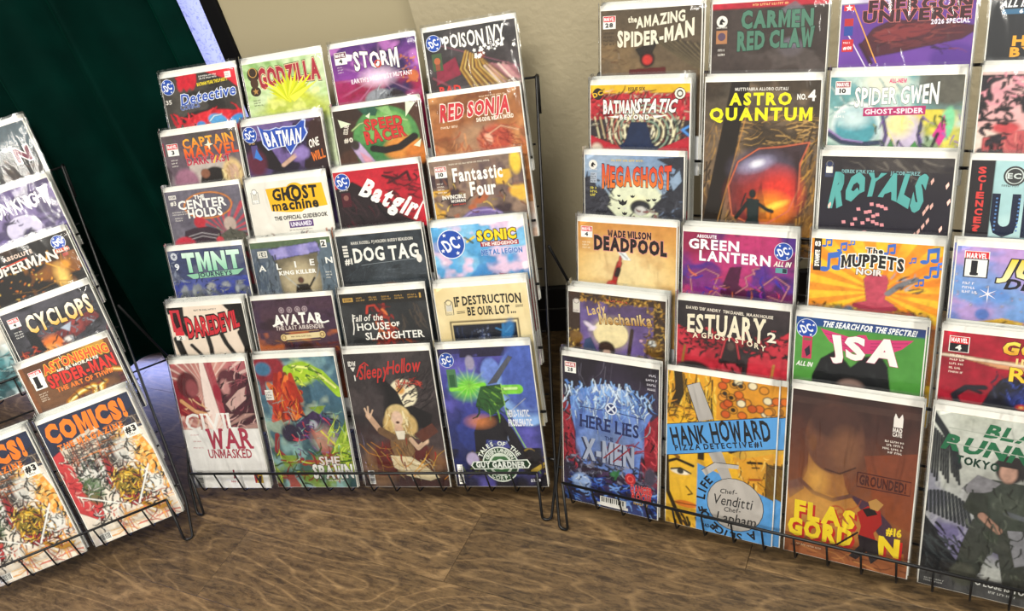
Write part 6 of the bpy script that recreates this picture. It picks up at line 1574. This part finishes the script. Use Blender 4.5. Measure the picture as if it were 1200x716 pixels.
BAR0, BAR1 = bar_mesh(True), bar_mesh(False)
for me in (BAR0, BAR1): me.materials.append(WIRE)
ULO, UHI = 0.012, 0.716
RACK_LABEL = ['black wire comic rack at the left edge by the green curtain',
              'black wire comic rack in the middle, fully in view',
              'black wire comic rack on the right, cut off by the edge']


def make_rack(rk):
    x, y, a = RACK[rk]
    root = empty('comic_rack', (x, y, 0), (0, 0, a))
    tag(root, RACK_LABEL[rk], 'display rack', 'wire comic racks')

    def wire(name, pts, r, rad=.008, n=6):
        return obj(name, tube(name, arc_pts(pts, rad), r, n), WIRE, root)
    for side in (0, 1):
        s = 1 if side else -1
        e = UHI if side else ULO
        uo = 0.7410 if side else -0.0135
        ut = 0.7460 if side else -0.0145
        d0, z0 = nv(0, -0.022, 0.043)
        # lip end, down to the foot, back up the outside, hooked over at the top
        wire('side_frame', [(e, d0, z0), (e - s * .004, -.030, .004), (e + s * .012, -.030, .004), (uo, .010, .062), (ut, .440, .622), (ut, .452, .618), (ut, .412, .562)], .0026, .009)
        wire('back_leg', [(ut + s * .004, .262, .38), (ut + s * .016, .445, .004), (ut + s * .004, .458, .004)], .0026)
        d1, z1 = nv(0, .0262, .05)
        obj('side_strut', tube('side_strut', [(e, d1, z1), (uo, .03, .09)], .0024), WIRE, root)
    wire('top_bar', [(-.013, .448, .616), (.746, .448, .616)], .0024)
    wire('brace', [(-.02, .36, .17), (.755, .36, .17)], .0022)
    for row in range(6):
        nf, vf = (-0.022, 0.043) if row == 0 else (-0.0062, 0.030)
        lo, hi = (ULO, UHI) if row == 0 else (0.0, 0.733)
        d, z = nv(row, nf, vf)
        wire('lip_wire', [(lo, d, z), (hi, d, z)], .0025)
        d, z = nv(row, .0262, .05)
        wire('back_wire', [(lo, d, z), (hi, d, z)], .002)
        for k in range(16):
            o = obj('pocket_wire', BAR0 if row == 0 else BAR1, parent=root)
            o.location = (0.020 + k * 0.0463, row * DD, Z0 + row * DZ)
    return root


for rk in range(3):
    make_rack(rk)

# ------------------------------------------------------------------ comics
BOARD = simple('white_backing_board', '#f2efe6', 0.7, 0, .2)
PAPER = simple('newsprint_pages', '#d9d2c2', 0.8, 0, .2)


def sleeve_mat():
    mt = bpy.data.materials.new('clear_poly_sleeve')
    mt.use_nodes = True
    nt = mt.node_tree
    N, L = nt.nodes, nt.links
    N.remove(N['Principled BSDF'])
    tr = N.new('ShaderNodeBsdfTransparent')
    tr.inputs[0].default_value = (0.985, 0.99, 0.99, 1)
    gl = N.new('ShaderNodeBsdfGlossy')
    gl.inputs['Roughness'].default_value = 0.10
    gl.inputs['Color'].default_value = (1, 1, 1, 1)
    fr = N.new('ShaderNodeFresnel')
    fr.inputs['IOR'].default_value = 1.36
    tc = N.new('ShaderNodeTexCoord')
    oi = N.new('ShaderNodeObjectInfo')
    ad = N.new('ShaderNodeVectorMath'); ad.operation = 'ADD'
    sc = N.new('ShaderNodeVectorMath'); sc.operation = 'SCALE'
    cx = N.new('ShaderNodeCombineXYZ')
    for k in range(3): L.new(oi.outputs['Random'], cx.inputs[k])
    L.new(cx.outputs[0], sc.inputs[0]); sc.inputs['Scale'].default_value = 23
    L.new(tc.outputs['Object'], ad.inputs[0]); L.new(sc.outputs[0], ad.inputs[1])
    mp = N.new('ShaderNodeMapping'); mp.inputs['Scale'].default_value = (1.0, 1.0, 0.28)
    L.new(ad.outputs[0], mp.inputs['Vector'])
    n = N.new('ShaderNodeTexNoise')
    n.inputs['Scale'].default_value = 34
    n.inputs['Detail'].default_value = 2
    n.inputs['Distortion'].default_value = 0.8
    L.new(mp.outputs[0], n.inputs['Vector'])
    bp = N.new('ShaderNodeBump')
    bp.inputs['Strength'].default_value = 0.8
    bp.inputs['Distance'].default_value = 0.005
    L.new(n.outputs['Fac'], bp.inputs['Height'])
    L.new(bp.outputs[0], gl.inputs['Normal'])
    L.new(bp.outputs[0], fr.inputs['Normal'])
    mx = N.new('ShaderNodeMixShader')
    L.new(fr.outputs[0], mx.inputs[0]); L.new(tr.outputs[0], mx.inputs[1]); L.new(gl.outputs[0], mx.inputs[2])
    L.new(mx.outputs[0], N['Material Output'].inputs['Surface'])
    return mt


SLEEVE = sleeve_mat()
CWID = 0.168


def sleeve_mesh(seed):
    r = random.Random(seed)
    nx, nz = 6, 10
    V, F = [], []
    ph = [r.uniform(0, 6) for _ in range(4)]
    for iz in range(nz + 1):
        for ix in range(nx + 1):
            x = -0.0878 + 0.1756 * ix / nx
            z = 0.272 * iz / nz
            edge = min(ix, nx - ix, 1)
            y = -0.0027 - edge * (0.00022 + 0.00018 * math.sin(ix * 1.3 + ph[0]) * math.sin(iz * .8 + ph[1]))
            if iz == nz: y = -0.0018 - 0.0004 * math.sin(ix * 1.7 + ph[2])
            if edge == 0: y = -0.0022
            V.append((x, y, z))
    for iz in range(nz):
        for ix in range(nx):
            a = iz * (nx + 1) + ix
            F.append((a, a + 1, a + nx + 2, a + nx + 1))
    b0 = len(V)
    for z in (0, 0.272):
        for x in (-0.0878, 0.0878):
            V.append((x, 0.0, z))
    F.append((b0 + 1, b0, b0 + 2, b0 + 3))
    F.append((b0, 0, nz * (nx + 1), b0 + 2))
    F.append((nx, b0 + 1, b0 + 3, nz * (nx + 1) + nx))
    me = pymesh('sleeve', V, F)
    me.polygons.foreach_set('use_smooth', [i < nx * nz for i in range(len(me.polygons))])
    me.materials.append(SLEEVE)
    return me


SLEEVES = [sleeve_mesh(k) for k in range(4)]
BOARD_ME = boxmesh('backing_board', -0.0855, 0.0855, -0.0009, -0.0001, 0.001, 0.2675)
BOARD_ME.materials.append(BOARD)
PAGES_ME = boxmesh('pages', -CWID / 2, CWID / 2, -0.00195, -0.00095, 0.002, 0.002 + CWID * ASP)
PAGES_ME.materials.append(PAPER)

DUV = {(0, 0, 2): (-3.5, -0.0), (0, 0, 3): (0.1, 1.1), (0, 1, 3): (2.1, -0.4), (0, 2, 3): (4.6, -4.1), (0, 3, 3): (-0.3, -2.4), (0, 4, 3): (0.8, -4.3), (0, 5, 3): (-3.8, 6), (1, 0, 0): (-1.5, 1.0), (1, 0, 1): (0.2, 2.8), (1, 0, 2): (1.6, 4.2), (1, 0, 3): (-1.3, 5), (1, 1, 0): (-3.3, -1.7), (1, 1, 1): (0.8, 0.8), (1, 1, 2): (-2.0, 1.2), (1, 1, 3): (-2.4, -0.6), (1, 2, 0): (2.6, -3.3), (1, 2, 1): (1.9, -2.9), (1, 2, 2): (-3.3, -5), (1, 2, 3): (-2.6, -4.9), (1, 3, 0): (1.7, 0.3), (1, 3, 1): (-0.9, -2.1), (1, 3, 2): (-2.9, -0.1), (1, 3, 3): (-0.1, -1.3), (1, 4, 0): (-1.3, -1.8), (1, 4, 1): (-5.3, -4.2), (1, 4, 2): (2.5, 0.2), (1, 4, 3): (4.5, -0.4), (1, 5, 0): (3.0, 0.5), (1, 5, 1): (2.7, 1.2), (1, 5, 2): (3.0, 3.5), (1, 5, 3): (2.3, 5.3), (2, 0, 0): (-0.2, 1.2), (2, 0, 1): (-3.0, 3.6), (2, 0, 2): (-0.6, 4.6), (2, 0, 3): (-2.0, 4.3), (2, 1, 0): (-2.2, -4.6), (2, 1, 1): (-0.0, 1.0), (2, 1, 2): (-8.1, -3.7), (2, 1, 3): (-4.0, -1.3), (2, 2, 0): (2.1, -0.9), (2, 2, 1): (-4.0, -5.5), (2, 2, 2): (1.0, -2.4), (2, 2, 3): (-0.0, 0.1), (2, 3, 0): (1.2, -3.7), (2, 3, 2): (1.9, 2.4), (2, 3, 3): (4.2, 1.3), (2, 4, 0): (-1.5, -2.5), (2, 4, 1): (5.6, -1.6), (2, 4, 2): (1.6, 1.8), (2, 4, 3): (4.4, 4.6), (2, 5, 0): (3.8, 5), (2, 5, 1): (3.5, 4), (2, 5, 2): (4, 4), (2, 5, 3): (4, 4), (0, 3, 2): (0, -3)}
COPIES = {'C00': 4, 'C01': 3, 'C02': 2, 'C03': 4, 'C10': 6, 'C11': 2, 'C12': 2, 'C13': 5, 'C20': 2, 'C21': 3, 'C22': 4, 'C23': 5, 'C30': 2, 'C31': 3, 'C32': 3, 'C33': 2,
          'C40': 2, 'C41': 5, 'C42': 3, 'C43': 2, 'C50': 2, 'C51': 2, 'C52': 2, 'C53': 3, 'R00': 3, 'R01': 2, 'R02': 3, 'R03': 3, 'R10': 5, 'R11': 3, 'R12': 6, 'R13': 5,
          'R20': 3, 'R21': 6, 'R22': 4, 'R23': 3, 'R30': 3, 'R32': 4, 'R33': 3, 'R40': 6, 'R41': 3, 'R42': 3, 'R43': 3, 'R50': 3, 'R51': 4, 'R52': 3, 'R53': 3,
          'L03': 7, 'L02': 7, 'L13': 4, 'L23': 3, 'L33': 4, 'L43': 4, 'L53': 5, 'L32': 2}
FINISH = {'C31': (.3, .06), 'C13': (.2, .06), 'C10': (.0, .06), 'C00': (.4, .12), 'R01': (.3, .10), 'R12': (.2, .08), 'R20': (.3, .12), 'R33': (.1, .08), 'R32': (.2, .12), 'R02': (.35, .12), 'R03': (.3, .25)}
PITCH_N = 0.0034
TIER = ['bottom tier', 'second tier up', 'third tier up', 'fourth tier up', 'fifth tier up', 'top tier']
ORD = ['front', 'second', 'third', 'fourth', 'fifth', 'sixth', 'seventh', 'eighth']
jr = random.Random(11)
LET = {}


def place_comic(rk, row, colm, j, du, dv, spin):
    n = 0.003 + j * PITCH_N
    d, z = nv(row, n, dv)
    u = colm * PIT + 0.0875 + du
    p = cl(u, d, z, rk)
    return p


def root_comic(rk, row, colm, j, du, dv, spin):
    o = empty('comic_book', place_comic(rk, row, colm, j, du, dv, spin))
    R_ = Matrix.Rotation(RACK[rk][2], 3, 'Z') @ Matrix.Rotation(-TILT, 3, 'X') @ Matrix.Rotation(spin, 3, 'Y')
    o.rotation_euler = R_.to_euler()
    return o


keys = list(COPIES)
for ki, key in enumerate(keys):
    rk = 'LCR'.index(key[0])
    row, colm = int(key[1]), int(key[2])
    src = 'L03' if key == 'L02' else key
    fn, label, nx = COVERS[src]
    if key == 'L02':
        label = 'navy-topped magazine with chunky orange title, cut off at the left edge of left rack'
    kind = 'magazine' if key in ('L02', 'L03') else 'comic_book'
    if src not in LET:
        A = Art(nx, seed=sum(ord(c) * (i + 3) for i, c in enumerate(src)), sy=1.0 if (row == 0 or src in ('R41', 'L32')) else 0.76)
        fn(A)
        A.finish(*FINISH.get(src, (.5, .22)))
        LET[src] = A.meshes('cover', CWID)
    cme, lme = LET[src]
    du0, dv0 = (k / 1000 for k in DUV[(rk, row, colm)])
    dv0 = max(dv0, -0.0055)
    n = COPIES[key]
    for j in range(n):
        if j == 0:
            du, dv, spin = du0, dv0, 0.0
        else:
            du = du0 + jr.uniform(-.0022, .0022)
            dv = max(-0.0055, dv0 + jr.uniform(-.001, .004) + .0006 * j)
            spin = math.radians(jr.uniform(-.45, .45))
            if key == 'R01': du, spin = du0 + .0105, 0.0
        o = root_comic(rk, row, colm, j, du, dv, spin)
        o.name = kind
        if j == 0:
            tag(o, label, 'magazine' if kind == 'magazine' else 'comic book', 'front copies on the racks')
        else:
            words = label.replace(',', '').split()
            cut = next(i for i, w_ in enumerate(words) if w_ in ('comic', 'magazine'))
            short = ' '.join(words[max(0, cut - 3):cut + 1])
            spot = {'L': 'left', 'C': 'middle', 'R': 'right'}[key[0]]
            if key == 'L02': short = 'cut-off ' + short
            where = '%s of %s rack' % (TIER[row], spot)
            tag(o, '%s copy in the %s stack, %s' % (ORD[j], short, where),
                'magazine' if kind == 'magazine' else 'comic book', 'copies of the %s, %s' % (short, where))
        obj('backing_board', BOARD_ME, parent=o)
        obj('pages', PAGES_ME, parent=o)
        c = obj('cover', cme, parent=o)
        c.location = (0, -0.00200, 0.002)
        if j == 0 or key == 'R01':
            if lme is not None:
                obj('lettering', lme, parent=c)
        sl = obj('sleeve', SLEEVES[(ki + j) % 4], parent=o)
